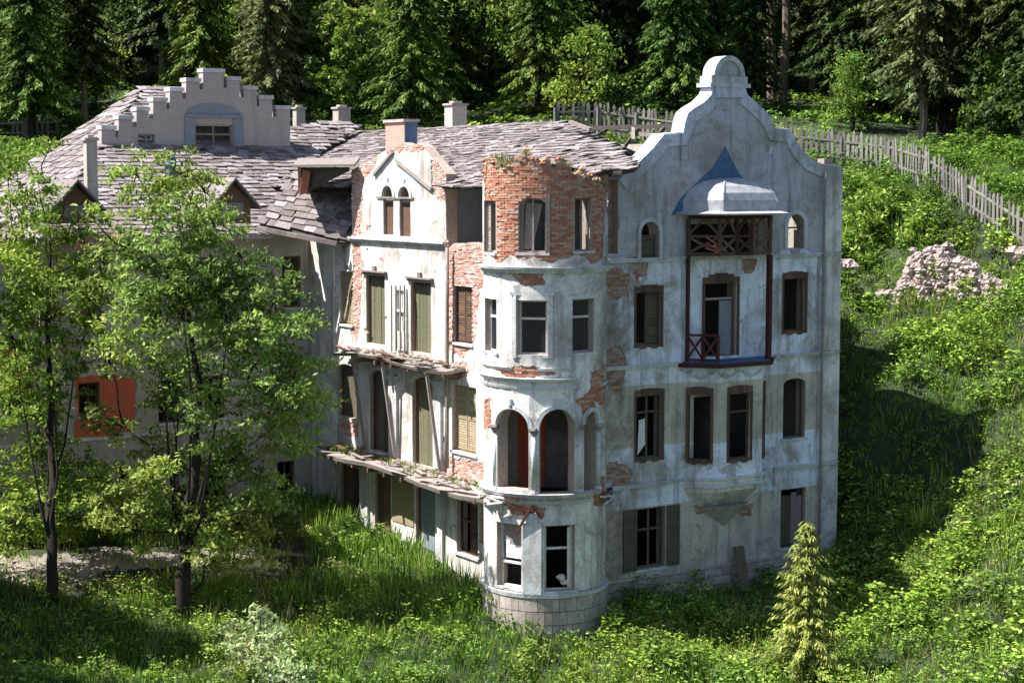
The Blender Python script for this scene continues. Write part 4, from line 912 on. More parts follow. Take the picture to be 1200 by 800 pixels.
# shed dormer on the lower roof
def dormer_shed():
    D = 70.5; L1_ = onD(349, 216, D); L0 = onD(349, 196, D); R0 = onD(410, 194, D-1.2); zb = L1_[2]-.35; zt_ = L0[2]; ez = .06
    x0_, y0_, x1_, y1_ = L0[0], L0[1], R0[0], R0[1]
    d = build('dormer', MB().hexa([(x0_, y0_, zb), (x0_+.12, y0_-.03, zb), (x0_+1.9, y0_+2.2, zb), (x0_+1.8, y0_+2.2, zb), (x0_, y0_, zt_), (x0_+.12, y0_-.03, zt_), (x0_+1.9, y0_+2.2, zt_), (x0_+1.8, y0_+2.2, zt_)]), 'brick_dark', villa)
    build('dormer_window', MB().hexa([(x0_+.3, y0_+.5, zb-.1), (x1_+.2, y1_+.5, zt_-.15), (x1_+.3, y1_+.6, zt_-.15), (x0_+.4, y0_+.6, zb-.1), (x0_+.3, y0_+.5, zt_), (x1_+.2, y1_+.5, zt_), (x1_+.3, y1_+.6, zt_), (x0_+.4, y0_+.6, zt_)]), 'deck', d)
    build('dormer_board', MB().bar((x0_+.1, y0_-.06, (zb+zt_)/2-.05), (x0_+.42, y0_-.12, (zb+zt_)/2-.1), .06, (zt_-zb)*.9), 'metal_red', d)
    build('dormer_roof', MB().add([(x0_-.3, y0_-.15, zt_), (x1_+.1, y1_-.2, zt_+.02), (x1_+1.2, y1_+1.4, zt_+.30), (x0_+.7, y0_+1.4, zt_+.28), (x0_-.3, y0_-.15, zt_+.09), (x1_+.1, y1_-.2, zt_+.11), (x1_+1.2, y1_+1.4, zt_+.40), (x0_+.7, y0_+1.4, zt_+.38)],
              [(3, 2, 1, 0), (4, 5, 6, 7), (0, 1, 5, 4), (1, 2, 6, 5), (2, 3, 7, 6), (3, 0, 4, 7)]), 'grey_wood', d)
dormer_shed()

# ================================================================== REAR WING (long wing with the stepped gable)
wing = thing('rear_wing', (-12, 20, 1.7), 'long grey rear wing with slate roof and crow-stepped gable, behind the leafy trees', 'building')
fW = fY(yB); XL = -27
def wr(x0, x1, y0, y1): a = onY(x0, (y0+y1)/2, yB)[0]; b = onY(x1, (y0+y1)/2, yB)[0]; return a, b, onY((x0+x1)/2, y1, yB)[1], onY((x0+x1)/2, y0, yB)[1]
wdefs = [(-60, -30, 440, 495), (10, 38, 445, 495), (92, 117, 448, 487), (185, 210, 445, 495), (240, 262, 440, 490), (335, 352, 440, 480), (-40, -12, 330, 385), (25, 50, 335, 385), (95, 120, 330, 385), (165, 190, 330, 385), (240, 262, 330, 385), (330, 352, 300, 360),
         (55, 80, 545, 600), (140, 165, 545, 600), (240, 265, 545, 600), (325, 345, 540, 590)]
wh = [wr(*d) for d in wdefs]
outW = rect(XL, -2.52, -1, 12.7)
ho = [rect(*h) for h in wh]
sheet('wall', outW, ho, fW, 0, .5, 'core', wing, seg=2.5)
orr = [onY(*p, yB) for p in [(88, 512), (88, 440), (158, 440), (158, 505), (120, 512)]]; orr2 = [onY(*p, yB) for p in [(-20, 470), (-20, 405), (35, 405), (35, 440), (10, 470)]]
sheet('plaster', outW, ho, fW, -.035, -.001, 'plaster_grey', wing, cut=[ragged(orr, .12, .3), ragged(orr2, .12, .3)], seg=2.5)
for o_ in (orr, orr2): sheet('painted_patch', [(x, z) for x, z in o_], ho, fW, -.02, -.0015, 'plaster_orange', wing, seg=2)
for h in wh: window(fW, h, wing, 'brown_wood', transom=.6, sill=True)
for z in (4.9, 8.9): build('string_course', MB().mbox(fW, XL, -2.6, z, z+.12, -.12, -.036), 'trim', wing)
for k in range(3): x = -25+k*.0
for z in (1.7, 5, 9): build('floor_slab', MB().box(XL+.1, -2.6, yB+.51, 30, z-.2, z), 'dark_room', wing)
build('partition', MB().box(XL+.1, -2.6, yB+4, yB+4.2, 0, 13.4), 'dark_room', wing)
build('back_wall', MB().box(XL, -2.6, 30, 30.4, 0, 15), 'plaster_grey', wing)
kB = .5; OB = np.array((-30., 16.75, 12.98)); e2B = np.array((0, 1, kB)); e2Bn = e2B/np.linalg.norm(e2B)
def planeB(px, py): p = hit(px, py, (0, -kB, 1), OB[2]-kB*OB[1]); q = p-OB; return (float(q[0]), float(q@e2Bn))
hipA = planeB(165, 103); hipM = planeB(112, 178); 
tt = hipM[1]/(hipA[1]-hipM[1]); hip0 = (hipM[0]-(hipA[0]-hipM[0])*tt, 0)
polyB = [hip0, (25.2, 0), (27.2, 2.0), planeB(322, 214), planeB(425, 146), planeB(380, 143), planeB(338, 150), planeB(300, 120), planeB(262, 103), hipA]
roof('roof', OB, (1, 0, 0), e2B, polyB, wing, 250, row_h=.35, wmax=.55)
# left hip plane (depends on x only)
Aw = OB+np.array((1, 0, 0))*hipA[0]+e2Bn*hipA[1]; Bw = OB+np.array((1, 0, 0))*hip0[0]
kH = (Aw[2]-Bw[2])/(Aw[0]-Bw[0]); e2H = np.array((1, 0, kH)); e2Hn = e2H/np.linalg.norm(e2H)
def planeH(px, py): p = hit(px, py, (-kH, 0, 1), Aw[2]-kH*Aw[0]); q = p-Bw; return (float(q[1]), float(q@e2Hn))
h1_, h2_ = planeH(165, 103), planeH(35, 190)
roof('roof', Bw, (0, 1, 0), e2H, [(0, 0), (h2_[0]+1, 0), h2_, h1_], wing, 45, row_h=.45)
build('eaves_board', MB().box(Bw[0], -3.4, 16.6, 16.7, 12.74, 12.95), 'grey_wood', wing)
# crow-stepped gable standing on the roof slope
Yg = 24.0; fG = fY(Yg)
st = [(119, 135, 151.7), (139, 155, 139.8), (160, 174, 130), (179.5, 195, 118.8), (199, 214, 107), (218, 234, 95.7), (238, 262, 84.5), (266, 281, 94), (286, 301, 105), (304, 319, 116), (324, 340, 128)]
og = [onY(340, 176, Yg), onY(119, 176, Yg)][::-1]; og = [onY(119, 180, Yg)]
for i, (a, b, y) in enumerate(st):
    og += [onY(a, y, Yg), onY(b, y, Yg)]
    if i < len(st)-1:
        ns = st[i+1]; ylo = max(y, ns[2])+ (6 if abs(y-ns[2]) < 16 else 6); ylo = max(y, ns[2])+9
        og += [onY(b, ylo, Yg), onY(ns[0], ylo, Yg)]
og += [onY(340, 180, Yg)]
def gr(x0, x1, y0, y1): a = onY(x0, y1, Yg)[0]; b = onY(x1, y1, Yg)[0]; return a, b, onY((x0+x1)/2, y1, Yg)[1], onY((x0+x1)/2, y0, Yg)[1]
gw = gr(229, 273, 146, 171); gs = gr(162, 182, 157, 171)
sg = sheet('stepped_gable', og[::-1], [rect(*gw), rect(*gs)], fG, 0, .5, 'plaster_pink', wing, seg=2)
for a, b, y in st:
    p, q = onY(a-1, y, Yg), onY(b+1, y, Yg); build('merlon_cap', MB().box(p[0], q[0], Yg-.09, Yg+.6, p[1]+.004, p[1]+.17), 'trim', sg)
u0, u1, v0, v1 = gw
mb = MB().mbox(fG, u0-.5, u0-.02, v0-.1, v1+.3, -.06, -.002).mbox(fG, u1+.02, u1+.5, v0-.1, v1+.3, -.06, -.002).mbox(fG, u0-.45, u1+.45, v1+.305, v1+.42, -.14, -.002)
mb.prism([(u0-.4, v1+.425), (u1+.4, v1+.425)]+[((u0+u1)/2+((u1-u0)/2+.4)*math.cos(math.pi*i/8), v1+.425+.5*math.sin(math.pi*i/8)) for i in range(1, 8)], fG, -.05, -.002)
build('window_surround', mb, 'room_blue', sg)
W_ = window(fG, gw, wing, 'grey_wood', mull=True, transom=.5, dep=.1, sill=False); window(fG, gs, wing, 'room_blue', mull=True, dep=.1, sill=False, panes=True)
build('dark_attic_panel', MB().box(u0-.6, u1+.6, Yg+.52, Yg+.6, v0-1, v1+.4), 'deck', wing)  # dark panel close behind the window stands in for the unlit attic
gp, gl, gr_ = onY(250, 112, Yg), onY(128, 172, Yg), onY(332, 172, Yg)
build('roof', MB().add([(gl[0], Yg+.62, gl[1]), (gp[0], Yg+.62, gp[1]), (gr_[0], Yg+.62, gr_[1]), (gl[0], Yg+7, gl[1]), (gp[0], Yg+7, gp[1]), (gr_[0], Yg+7, gr_[1])], [(0, 1, 4, 3), (1, 2, 5, 4), (0, 2, 1), (3, 4, 5), (0, 3, 5, 2)]), 'slate', wing)
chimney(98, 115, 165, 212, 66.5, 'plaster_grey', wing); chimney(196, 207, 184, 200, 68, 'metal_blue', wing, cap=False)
# gabled dormers in front slope
def dormer(px, ytop, ybot, D, wdt):
    t = onD(px, ytop, D); z1_ = t[2]; z0_ = onD(px, ybot, D)[2]; x, y = t[0], t[1]; h = .55*wdt
    d = build('dormer', MB().add([(x-wdt/2, y, z0_), (x+wdt/2, y, z0_), (x+wdt/2, y, z1_-h), (x, y, z1_-.12), (x-wdt/2, y, z1_-h), (x-wdt/2, y+3, z0_), (x+wdt/2, y+3, z0_), (x+wdt/2, y+3, z1_-h), (x, y+3, z1_-.12), (x-wdt/2, y+3, z1_-h)],
        [(0, 1, 2, 3, 4), (9, 8, 7, 6, 5), (0, 5, 6, 1), (1, 6, 7, 2), (4, 9, 5, 0)]), 'brown_wood', wing)
    for s in (-1, 1):
        mb = MB(); a = (x, y-.35, z1_); b = (x+s*(wdt/2+.3), y-.35, z1_-h-.3); mb.add([a, b, (b[0], y+3, b[2]), (x, y+3, z1_), (a[0], a[1], a[2]+.1), (b[0], b[1], b[2]+.1), (b[0], y+3, b[2]+.1), (x, y+3, z1_+.1)], [(0, 1, 2, 3), (7, 6, 5, 4), (0, 4, 5, 1), (1, 5, 6, 2), (2, 6, 7, 3), (3, 7, 4, 0)])
        build('dormer_roof', mb, 'slate', d)
    build('dormer_window', MB().box(x-wdt*.3, x+wdt*.3, y-.05, y-.004, z0_+.2, z1_-h-.05), 'dark_room', d)
dormer(272, 211, 262, 67, 1.5); dormer(88, 213, 262, 64, 1.5)
pc = [onD(88, 291, 62.5), onD(155, 291, 64.5)]
pr0 = build('porch_roof', MB().add([(pc[0][0], pc[0][1], pc[0][2]), (pc[1][0], pc[1][1], pc[1][2]), (pc[1][0]+.3, pc[1][1]+1.8, pc[1][2]+.45), (pc[0][0]+.8, pc[0][1]+1.8, pc[0][2]+.45), (pc[0][0], pc[0][1], pc[0][2]-.12), (pc[1][0], pc[1][1], pc[1][2]-.12), (pc[1][0]+.3, pc[1][1]+1.8, pc[1][2]+.3), (pc[0][0]+.8, pc[0][1]+1.8, pc[0][2]+.3)],
      [(0, 1, 2, 3), (7, 6, 5, 4), (0, 4, 5, 1), (1, 5, 6, 2), (2, 6, 7, 3), (3, 7, 4, 0)]), 'metal_red', wing)


# ================================================================== loose things round the villa
p = onY(873, 688, -.9); q = onY(866, 640, -.2)
tag(build('plank', MB().hexa([(p[0]-.22, -.95, p[1]-.1), (p[0]+.22, -.95, p[1]-.1), (p[0]+.22, -.9, p[1]-.1), (p[0]-.22, -.9, p[1]-.1), (q[0]-.22, -.2, q[1]), (q[0]+.22, -.2, q[1]), (q[0]+.22, -.15, q[1]), (q[0]-.22, -.15, q[1])]), 'olive'), 'dark green board leaning against the stone plinth below the oriel', 'board')
# rubble wall on the slope
def rubble_wall():
    DD = {}
    def Dx(x):
        k = int(round(x/8)); 
        if k not in DD: DD[k] = float((ground_hit(k*8, 352+4*max(0, (k*8-1120)/70))-CAM)@V)
        return DD[k]
    prof_ = [(1048, 345), (1062, 318), (1070, 290), (1080, 300), (1092, 288), (1110, 286), (1122, 300), (1135, 305), (1150, 318), (1168, 328), (1188, 338), (1190, 358)]
    D = 76.5; base_ = onD(1115, 362, D); rt = thing('rubble_wall', tuple(base_), 'ragged remnant of a pale rubble stone wall on the slope, sunlit', 'ruined wall')
    x0_, x1_ = 1046, 1192; cnt = 0; prof_ = [(1046, 352)]+prof_
    def topy(x):
        for (a, ya), (b, yb) in zip(prof_, prof_[1:]):
            if a <= x <= b and b > a: return ya+(yb-ya)*(x-a)/(b-a)
        return 356
    rest = MB(); sizes = []
    for k in range(1500):
        x = R.uniform(x0_, x1_); t = topy(x); y = R.uniform(t, 366); sizes.append((x, y, R.uniform(.09, .26), Dx(x)+(360-y)*.012+R.uniform(-.25, .25)))
    sizes.sort(key=lambda s: -s[2])
    for i, s in enumerate(sizes):
        c = onD(s[0], s[1], s[3])
        if i < 240: build('stone', MB().stone(c, s[2], (1, 1, .7)), 'rubble', rt)
        else: rest.stone(c, s[2], (1, 1, .75))
    build('rubble_fill', rest, 'rubble', rt, 'stuff')
    core = MB(); pts = [(x, topy(x)+11) for x in range(1050, 1190, 10)]
    for (x, y) in pts:
        a = onD(x, y, Dx(x)+.45); b = onD(x+10, topy(x+10)+11, Dx(x)+.45); g_ = h1(a[0], a[1])-1
        core.hexa([(a[0], a[1], g_), (b[0], b[1], g_), (b[0]+.2, b[1]+.5, g_), (a[0]+.2, a[1]+.5, g_), tuple(a), tuple(b), (b[0]+.2, b[1]+.5, b[2]), (a[0]+.2, a[1]+.5, a[2])])
    build('wall_core', core, 'rubble', rt)
rubble_wall()
def rockthing(px, py, r, label, D=None, name='rock'):
    c = ground_hit(px, py) if D is None else onD(px, py, D); mb = MB()
    for i in range(7): mb.stone((c[0]+R.uniform(-r, r)*.7, c[1]+R.uniform(-r, r)*.7, c[2]+R.uniform(-.1, .3)*r), r*R.uniform(.4, .8))
    tag(build(name, mb, 'rubble'), label, 'rock')
rockthing(1196, 298, .8, 'pale boulder below the fence at the right edge of the frame'); rockthing(1196, 796, .5, 'pale rock in the grass at the bottom right corner'); rockthing(1040, 346, .5, 'small heap of stones at the left foot of the rubble wall')
rockthing(991, 312, .6, 'pale broken masonry peeking out behind the villa corner', 78, 'masonry_heap')
rockthing(1190, 570, .4, 'small pale rock in the sunlit weeds near the right edge')
mb = MB()
for i in range(60): c = ground_hit(R.uniform(0, 110), R.uniform(655, 695)); mb.stone(c, R.uniform(.08, .3))
tag(build('gravel', mb, 'rubble'), 'loose pale stones scattered on the gravel path', 'gravel', kind='stuff')

# ------------------------------------------------------------------ fence: every picket, rail and post its own part
def fence(pts, label, step=.27, hsc=1.0):
    P = [ground_hit(x, y, D-6, D+12) if False else onD(x, y, D) for x, y, D in pts]
    for p in P: p[2] = h1(p[0], p[1])
    rt = thing('picket_fence', tuple(P[0]), label, 'fence'); k = 0
    pk = MB().add([(-.075, -.015, 0), (.075, -.015, 0), (.075, .015, 0), (-.075, .015, 0), (-.075, -.015, 1.35), (.075, -.015, 1.35), (.075, .015, 1.35), (-.075, .015, 1.35), (0, 0, 1.5)],
                  [(3, 2, 1, 0), (0, 1, 5, 4), (1, 2, 6, 5), (2, 3, 7, 6), (3, 0, 4, 7), (4, 5, 8), (5, 6, 8), (6, 7, 8), (7, 4, 8)])
    me = bpy.data.meshes.new('picket'); me.from_pydata(pk.v, [], pk.f); me.materials.append(M['fence_wood'])
    for a, b in zip(P, P[1:]):
        L_ = np.linalg.norm((b-a)[:2]); n_ = int(L_/step); ang = math.atan2(b[1]-a[1], b[0]-a[0])
        for zz in (.35, 1.05): build('rail', MB().bar((a[0], a[1]-.05, a[2]+zz*hsc), (b[0], b[1]-.05, b[2]+zz*hsc), .07, .1), 'fence_wood', rt)
        for t in (0,) if np.linalg.norm(b-a) < 6 else (0, .5): q = a*(1-t)+b*t; build('post', MB().box(q[0]-.09, q[0]+.09, q[1]-.15, q[1]+.0, h1(q[0], q[1])-.3, q[2]+1.25*hsc), 'fence_wood', rt)
        for i in range(n_):
            t = (i+.5)/n_; q = a*(1-t)+b*t
            if R.random() < .04: continue
            o = bpy.data.objects.new('picket', me); col.objects.link(o); o.parent = rt; o.location = np.array((q[0], q[1], q[2]+.02))-WL[rt]; o.scale = (R.uniform(.9, 1.3), 1, hsc*R.uniform(.93, 1.07)); o.rotation_euler = (R.uniform(-.04, .04), R.uniform(-.05, .05), ang)
fence([(650, 168, 97), (700, 158, 97), (745, 157, 96), (800, 160, 94.5)], 'grey picket fence behind the slate roof, left of the curved gable', hsc=1.15)
fence([(905, 181, 91), (985, 190, 89), (1040, 203, 87), (1075, 208, 84)], 'grey picket fence right of the curved gable, running to the pine trunk', hsc=1.15)
fence([(1077, 208, 84), (1130, 243, 80), (1200, 290, 76), (1240, 310, 73)], 'grey picket fence stepping down the slope at the right edge', hsc=1.15)
fence([(-30, 166, 101), (30, 163, 102), (70, 160, 103)], 'bluish grey fence at the left edge below the forest', hsc=.8)
q = onD(1071, 203, 85); tag(build('brace_pole', MB().tube([(q[0]-.9, q[1]-1.2, h1(q[0]-.9, q[1]-1.2)-.1), (q[0], q[1]-.1, q[2]+1.2)], .06, 6), 'fence_wood'), 'slanting grey pole bracing the corner post of the picket fence', 'pole')

# ------------------------------------------------------------------ vegetation
def quads_mesh(name, C, A_, B_, mat, tri=False, parent=None, kind=None, extra=None, org=(0, 0, 0)):
    """leaf faces: centre C, half-length vector A_, half-width vector B_ -> pointed leaves"""
    n = len(C); vs = np.empty((n, 4, 3)); vs[:, 0] = C-A_; vs[:, 1] = C+B_; vs[:, 2] = C+A_; vs[:, 3] = C-B_
    me = bpy.data.meshes.new(name); me.vertices.add(n*4); me.vertices.foreach_set('co', (vs-np.array(org)).reshape(-1))
    me.loops.add(n*4); me.loops.foreach_set('vertex_index', np.arange(n*4, dtype=np.int32)); me.polygons.add(n)
    me.polygons.foreach_set('loop_start', np.arange(0, n*4, 4, dtype=np.int32)); me.polygons.foreach_set('loop_total', np.full(n, 4, dtype=np.int32)); me.update()
    return link(name, me, mat, parent, kind, org)
def unit(n): v = NR.normal(size=(n, 3)); return v/np.linalg.norm(v, axis=1)[:, None]
def leaves_at(C, size, asp=.5, droop=.0, up=.5):
    n = len(C); a = unit(n); a[:, 2] -= droop; a /= np.linalg.norm(a, axis=1)[:, None]
    nrm = unit(n); nrm[:, 2] = np.abs(nrm[:, 2])+up; b = np.cross(a, nrm); b /= np.linalg.norm(b, axis=1)[:, None]
    s = size*NR.uniform(.6, 1.3, n)[:, None]; return a*s, b*s*asp
def broadleaf(name, label, base, blobs, D, mat, leafsize=.13, per=26, dens=1., trunk_r=.3, group=None, barkmat='bark', cat='tree', spread=1.3):
    base = np.array(base, float); rt = thing(name, tuple(base), label, cat, group)
    tops = []
    for (px, py, rp) in blobs:
        r = rp*D/F; c = onD(px, py, D+R.uniform(-1.6, 1.6)*(1 if r > .3 else .3)); tops.append((c, r))
    mb = MB(); hb = max(t[0][2] for t in tops)-base[2]; mid = np.mean([t[0] for t in tops], 0)
    # leader
    lead = [base+np.array((0, 0, -.4)), base+(mid-base)*.25*np.array((.5, .5, 1)), base*.45+mid*.55+np.array((.1, .1, 0)), mid, mid*.4+max(tops, key=lambda t: t[0][2])[0]*.6]
    fine = []
    for i in range(len(lead)-1):
        for t in np.linspace(0, 1, 5)[:-1]: fine.append(lead[i]*(1-t)+lead[i+1]*t+NR.normal(size=3)*.05*(i > 0))
    fine.append(lead[-1]); k = len(fine); mb.tube(fine, [trunk_r*(1-.9*i/k) for i in range(k)], 9)
    Cs = []; done = []
    tops.sort(key=lambda t: np.linalg.norm((t[0]-mid)*np.array((1, 1, .6))))
    for c, r in tops:
        near = sorted((np.linalg.norm(c-d)+.35*d[2]-.35*c[2]*0, tuple(d)) for d in done if d[2] < c[2]+.6)
        if near and len(done) > 5 and np.linalg.norm(np.array(near[0][1])-c) < 3.2:
            s = np.array(near[0][1]); m_ = (s+c)/2+NR.normal(size=3)*.12
            mb.tube([s, s*.5+m_*.5+NR.normal(size=3)*.05, m_, c], [.045*trunk_r/.3, .035*trunk_r/.3, .025, .012], 5)
        else:
            j = max(1, min(k-2, int(k*R.uniform(.35, .8)*max(.45, (c[2]-base[2])/hb)*.9))); s = fine[j]; m_ = (s+c)/2+np.array((0, 0, -.1*np.linalg.norm(c-s)))+NR.normal(size=3)*.15
            mb.tube([s, s*.6+m_*.4+NR.normal(size=3)*.08, m_, m_*.4+c*.6+NR.normal(size=3)*.1, c], [trunk_r*.3*(1-j/k)+.02, trunk_r*.24*(1-j/k)+.018, .045*trunk_r/.3, .025, .012], 6)
        done.append(c)
        nc = max(3, int(dens*22*(r/1.0)**2))
        for q in range(nc):
            cc = c+unit(1)[0]*r*spread*(NR.uniform(.05, 1)**.45)*np.array((1, 1, .9))
            if q % 3 == 0: mb.tube([c, (c+cc)/2+NR.normal(size=3)*.06, cc], [.02, .012, .005], 4, False)
            cr = NR.uniform(.16, .40)*min(1, r/.8+.3); ax = unit(1)[0]*np.array((1, 1, .5)); k_ = int(per*cr/.28)
            pts = cc+NR.normal(size=(k_, 3))*cr*np.array((.55, .55, .28))+NR.normal(size=(k_, 1))*ax*cr*.7; Cs.append(pts)
    build('trunk', mb, barkmat, rt, smooth=True)
    C = np.concatenate(Cs); a, b = leaves_at(C, leafsize, .42, .3); quads_mesh('crown', C, a, b, mat, parent=rt, org=tuple(mid))
    return rt
b1_ = ground_hit(213, 722)
T1 = [(160, 205, 26), (212, 205, 30), (240, 225, 24), (178, 245, 34), (215, 262, 34), (252, 268, 30), (150, 290, 24), (190, 310, 38), (235, 320, 42), (282, 300, 28), (300, 335, 38), (322, 352, 26), (165, 350, 36), (215, 375, 42), (268, 385, 42), (318, 400, 36), (345, 425, 24),
      (180, 415, 34), (235, 430, 36), (290, 445, 36), (340, 465, 32), (370, 468, 22), (200, 470, 30), (255, 490, 36), (315, 505, 32), (178, 520, 22), (290, 545, 32), (340, 520, 20), (232, 545, 28), (165, 570, 26), (262, 590, 28), (185, 600, 20), (300, 600, 24), (130, 600, 24), (245, 640, 22), (130, 395, 22), (118, 340, 20), (155, 590, 22), (278, 615, 28), (325, 570, 26), (225, 615, 22), (310, 640, 20), (180, 560, 26), (352, 500, 24), (270, 540, 34), (145, 500, 18), (120, 305, 26), (108, 255, 18), (128, 425, 24), (122, 490, 20), (350, 378, 24), (362, 432, 18), (195, 205, 26), (165, 300, 28), (205, 440, 30), (300, 385, 32), (325, 445, 30), (185, 640, 20), (243, 655, 18), (160, 622, 22), (268, 642, 22), (212, 575, 26), (192, 545, 22), (245, 610, 24), (200, 340, 34), (260, 350, 34), (225, 300, 30)]
broadleaf('broadleaf_tree', 'large light green leafy tree in front of the villa, with a dark trunk', b1_, T1, 59, 'leaf_bright', .105, 42, 1.05, .3)
b2_ = ground_hit(62, 712)
T2 = [(15, 190, 22), (45, 215, 20), (12, 235, 30), (55, 262, 30), (20, 285, 36), (92, 268, 18), (100, 300, 28), (60, 320, 38), (18, 335, 38), (100, 350, 34), (55, 375, 38), (15, 395, 36), (95, 400, 28), (40, 430, 34), (70, 450, 24), (10, 470, 34), (45, 490, 30), (62, 540, 34), (15, 545, 38), (95, 560, 26), (40, 590, 34), (10, 620, 30), (75, 610, 26), (-30, 300, 40), (60, 170, 14), (110, 590, 24), (128, 560, 18), (150, 585, 18)]
broadleaf('broadleaf_tree', 'leafy tree with blue-green leaves cut by the left edge of the frame', b2_, T2, 61, 'leaf', .10, 42, 1.25, .22)
# trees just outside the left edge whose shade falls on the lawn
def bl(px, py, D, sp, n, r): return [(px+R.uniform(-sp, sp), py+R.uniform(-sp, sp)*1.2, R.uniform(r*.7, r*1.2)) for _ in range(n)]
for i, (px, D) in enumerate(((-130, 55), (-290, 56), (-180, 49), (-60, 47.5))):
    bb = ground_hit(px, 760, 40, 70); broadleaf('broadleaf_tree', ['leafy tree standing just left of the frame', 'second leafy tree further left of the frame', 'leafy tree in the left foreground outside the frame', 'leafy tree nearest the camera outside the frame'][i], bb, bl(px-110, 420, D, 100, 40, 46), D, 'leaf_cool', .19, 40, 2.4, .3)
# shrubs
sh = [((300, 800), [(275, 745, 16), (300, 735, 20), (325, 750, 15), (290, 765, 20), (315, 772, 18), (305, 720, 11)], 53, 'leaf_pale', 'pale leafed shrub in the shaded lawn near the bottom edge', .1),
      ((345, 812), [(325, 790, 15), (345, 785, 18), (368, 790, 13), (345, 800, 18)], 52, 'leaf_pale', 'low pale green shrub cut by the bottom edge, right of the taller one', .1),
      ((60, 600), [(40, 585, 20), (70, 570, 22), (95, 590, 18), (60, 605, 18)], 64, 'leaf_cool', 'dark bush against the rear wing wall at the left edge', .12),
      ((150, 605), [(135, 590, 20), (160, 570, 20), (180, 595, 20), (150, 610, 16)], 64.5, 'leaf_cool', 'dark bush under the orange wall patch between the two big trees', .12),
      ((300, 610), [(275, 600, 18), (300, 585, 20), (325, 600, 18), (345, 612, 12), (250, 605, 16)], 66, 'leaf_cool', 'dark bush at the rear wing wall, right of the main trunk', .12),
      ((1010, 330), [(1000, 290, 20), (1015, 305, 20), (1005, 325, 18), (1030, 285, 16)], 82, 'leaf', 'bright green bush against the right corner of the villa', .14),
      ((1060, 270), [(1020, 245, 22), (1060, 250, 24), (1095, 250, 20), (1040, 235, 16), (1080, 270, 20)], 82, 'leaf', 'mass of bright bushes under the fence above the rubble wall', .14),
      ((1150, 300), [(1125, 275, 20), (1150, 290, 20), (1170, 275, 16), (1140, 262, 14)], 79, 'leaf', 'bright bush right of the rubble wall top', .14),
      ((1000, 225), [(1000, 212, 16), (1020, 215, 14), (1035, 222, 12)], 85, 'leaf', 'bush just below the fence beside the curved gable', .14)]
for bp, bb, D, mt, lab, ls in sh:
    g_ = ground_hit(*bp) if bp[1] < 800 else onD(bp[0], bp[1], D); broadleaf('shrub', lab, g_, bb, D, mt, ls, 26, 2.2 if D > 60 else 3.0, .06, cat='shrub')

# --- conifers: shared variants
def conifer_mesh(H, Rm, mat, whorls=34, bare=.12, dens=1., lf=1., hang=.35, wf=.26):
    tr = MB(); pts = [(NR.normal()*.05, NR.normal()*.05, z) for z in np.linspace(-1, H, 10)]; tr.tube(pts, list(np.linspace(.26, .02, 10)*H/20), 7)
    C = []; A_ = []; B_ = []
    for i in range(whorls):
        t = i/(whorls-1); z = H*(bare+(1-bare)*t); L_ = Rm*(1-t)**.75*NR.uniform(.75, 1.1)+.15; nb = int(8*dens)+1; ph = NR.uniform(0, 6)
        for b in range(nb):
            an = ph+b*2*math.pi/nb+NR.normal()*.2; l = L_*NR.uniform(.65, 1.1); d = np.array((math.cos(an), math.sin(an), 0)); sd = np.array((-d[1], d[0], 0))
            tip = np.array((0, 0, z))+d*l+np.array((0, 0, -hang*l*NR.uniform(.6, 1.2)))
            tr.tube([np.array((0, 0, z)), tip*.5+np.array((0, 0, z*.5+.04*l)), tip], [.03, .02, .006], 3, False)
            k = max(4, int(l*8/lf))
            for s in range(k):
                u = (s+.6)/k; p = np.array((0, 0, z))*(1-u)+tip*u+np.array((0, 0, .06*l*math.sin(math.pi*u)))
                for side in (-1, -.5, 0, .5, 1):
                    ln = (.17+.14*(1-u))*lf*NR.uniform(.7, 1.4); dr = d*(.6 if side else 1)+sd*side*.8+np.array((0, 0, -.35-NR.uniform(0, .5))); dr /= np.linalg.norm(dr)
                    C.append(p+dr*ln*.6+NR.normal(size=3)*.09*lf); A_.append(dr*ln); w_ = np.cross(dr, unit(1)[0]*.5+np.array((0, 0, 1))); w_ /= np.linalg.norm(w_); B_.append(w_*ln*wf*NR.uniform(.6, 1.3))
    C, A_, B_ = np.array(C), np.array(A_), np.array(B_); n = len(C); vs = np.empty((n, 4, 3)); vs[:, 0] = C-A_; vs[:, 1] = C+B_; vs[:, 2] = C+A_; vs[:, 3] = C-B_
    me = bpy.data.meshes.new('crown'); me.from_pydata(vs.reshape(-1, 3).tolist(), [], [(4*i, 4*i+1, 4*i+2, 4*i+3) for i in range(n)]); me.materials.append(M[mat])
    mt = bpy.data.meshes.new('trunk'); mt.from_pydata([tuple(v) for v in tr.v], [], tr.f); return me, mt
variants = [conifer_mesh(21, 3.3, 'needle_dark'), conifer_mesh(17, 3.0, 'needle_mid', 30), conifer_mesh(19, 2.7, 'needle_dark', 30, .2), conifer_mesh(18, 3.0, 'needle_grey', 26, .16, .85), conifer_mesh(22, 2.6, 'needle_mid', 22, .45, .9)]
for i, (c_, t_) in enumerate(variants): t_.materials.append(M['bark' if i in (0, 1) else 'bark_light'])
def place_tree(i, p, s, label, group, rot=None, name='conifer_tree', sz=None):
    rt = thing(name, (p[0], p[1], p[2]), label, 'tree', group); rt.scale = (s, s, sz or s); rt.rotation_euler = (R.uniform(-.03, .03), R.uniform(-.03, .03), R.uniform(0, 6.28) if rot is None else rot)
    for nm, me_ in (('crown', variants[i][0]), ('trunk', variants[i][1])):
        o = bpy.data.objects.new(nm, me_); col.objects.link(o); o.parent = rt
labs = ['dark spruce in the dense forest behind the villa', 'mid green spruce in the forest behind the villa', 'narrow dark spruce in the forest behind the villa', 'greyish pine in the forest behind the villa', 'tall pine with a long bare trunk in the forest behind the villa']
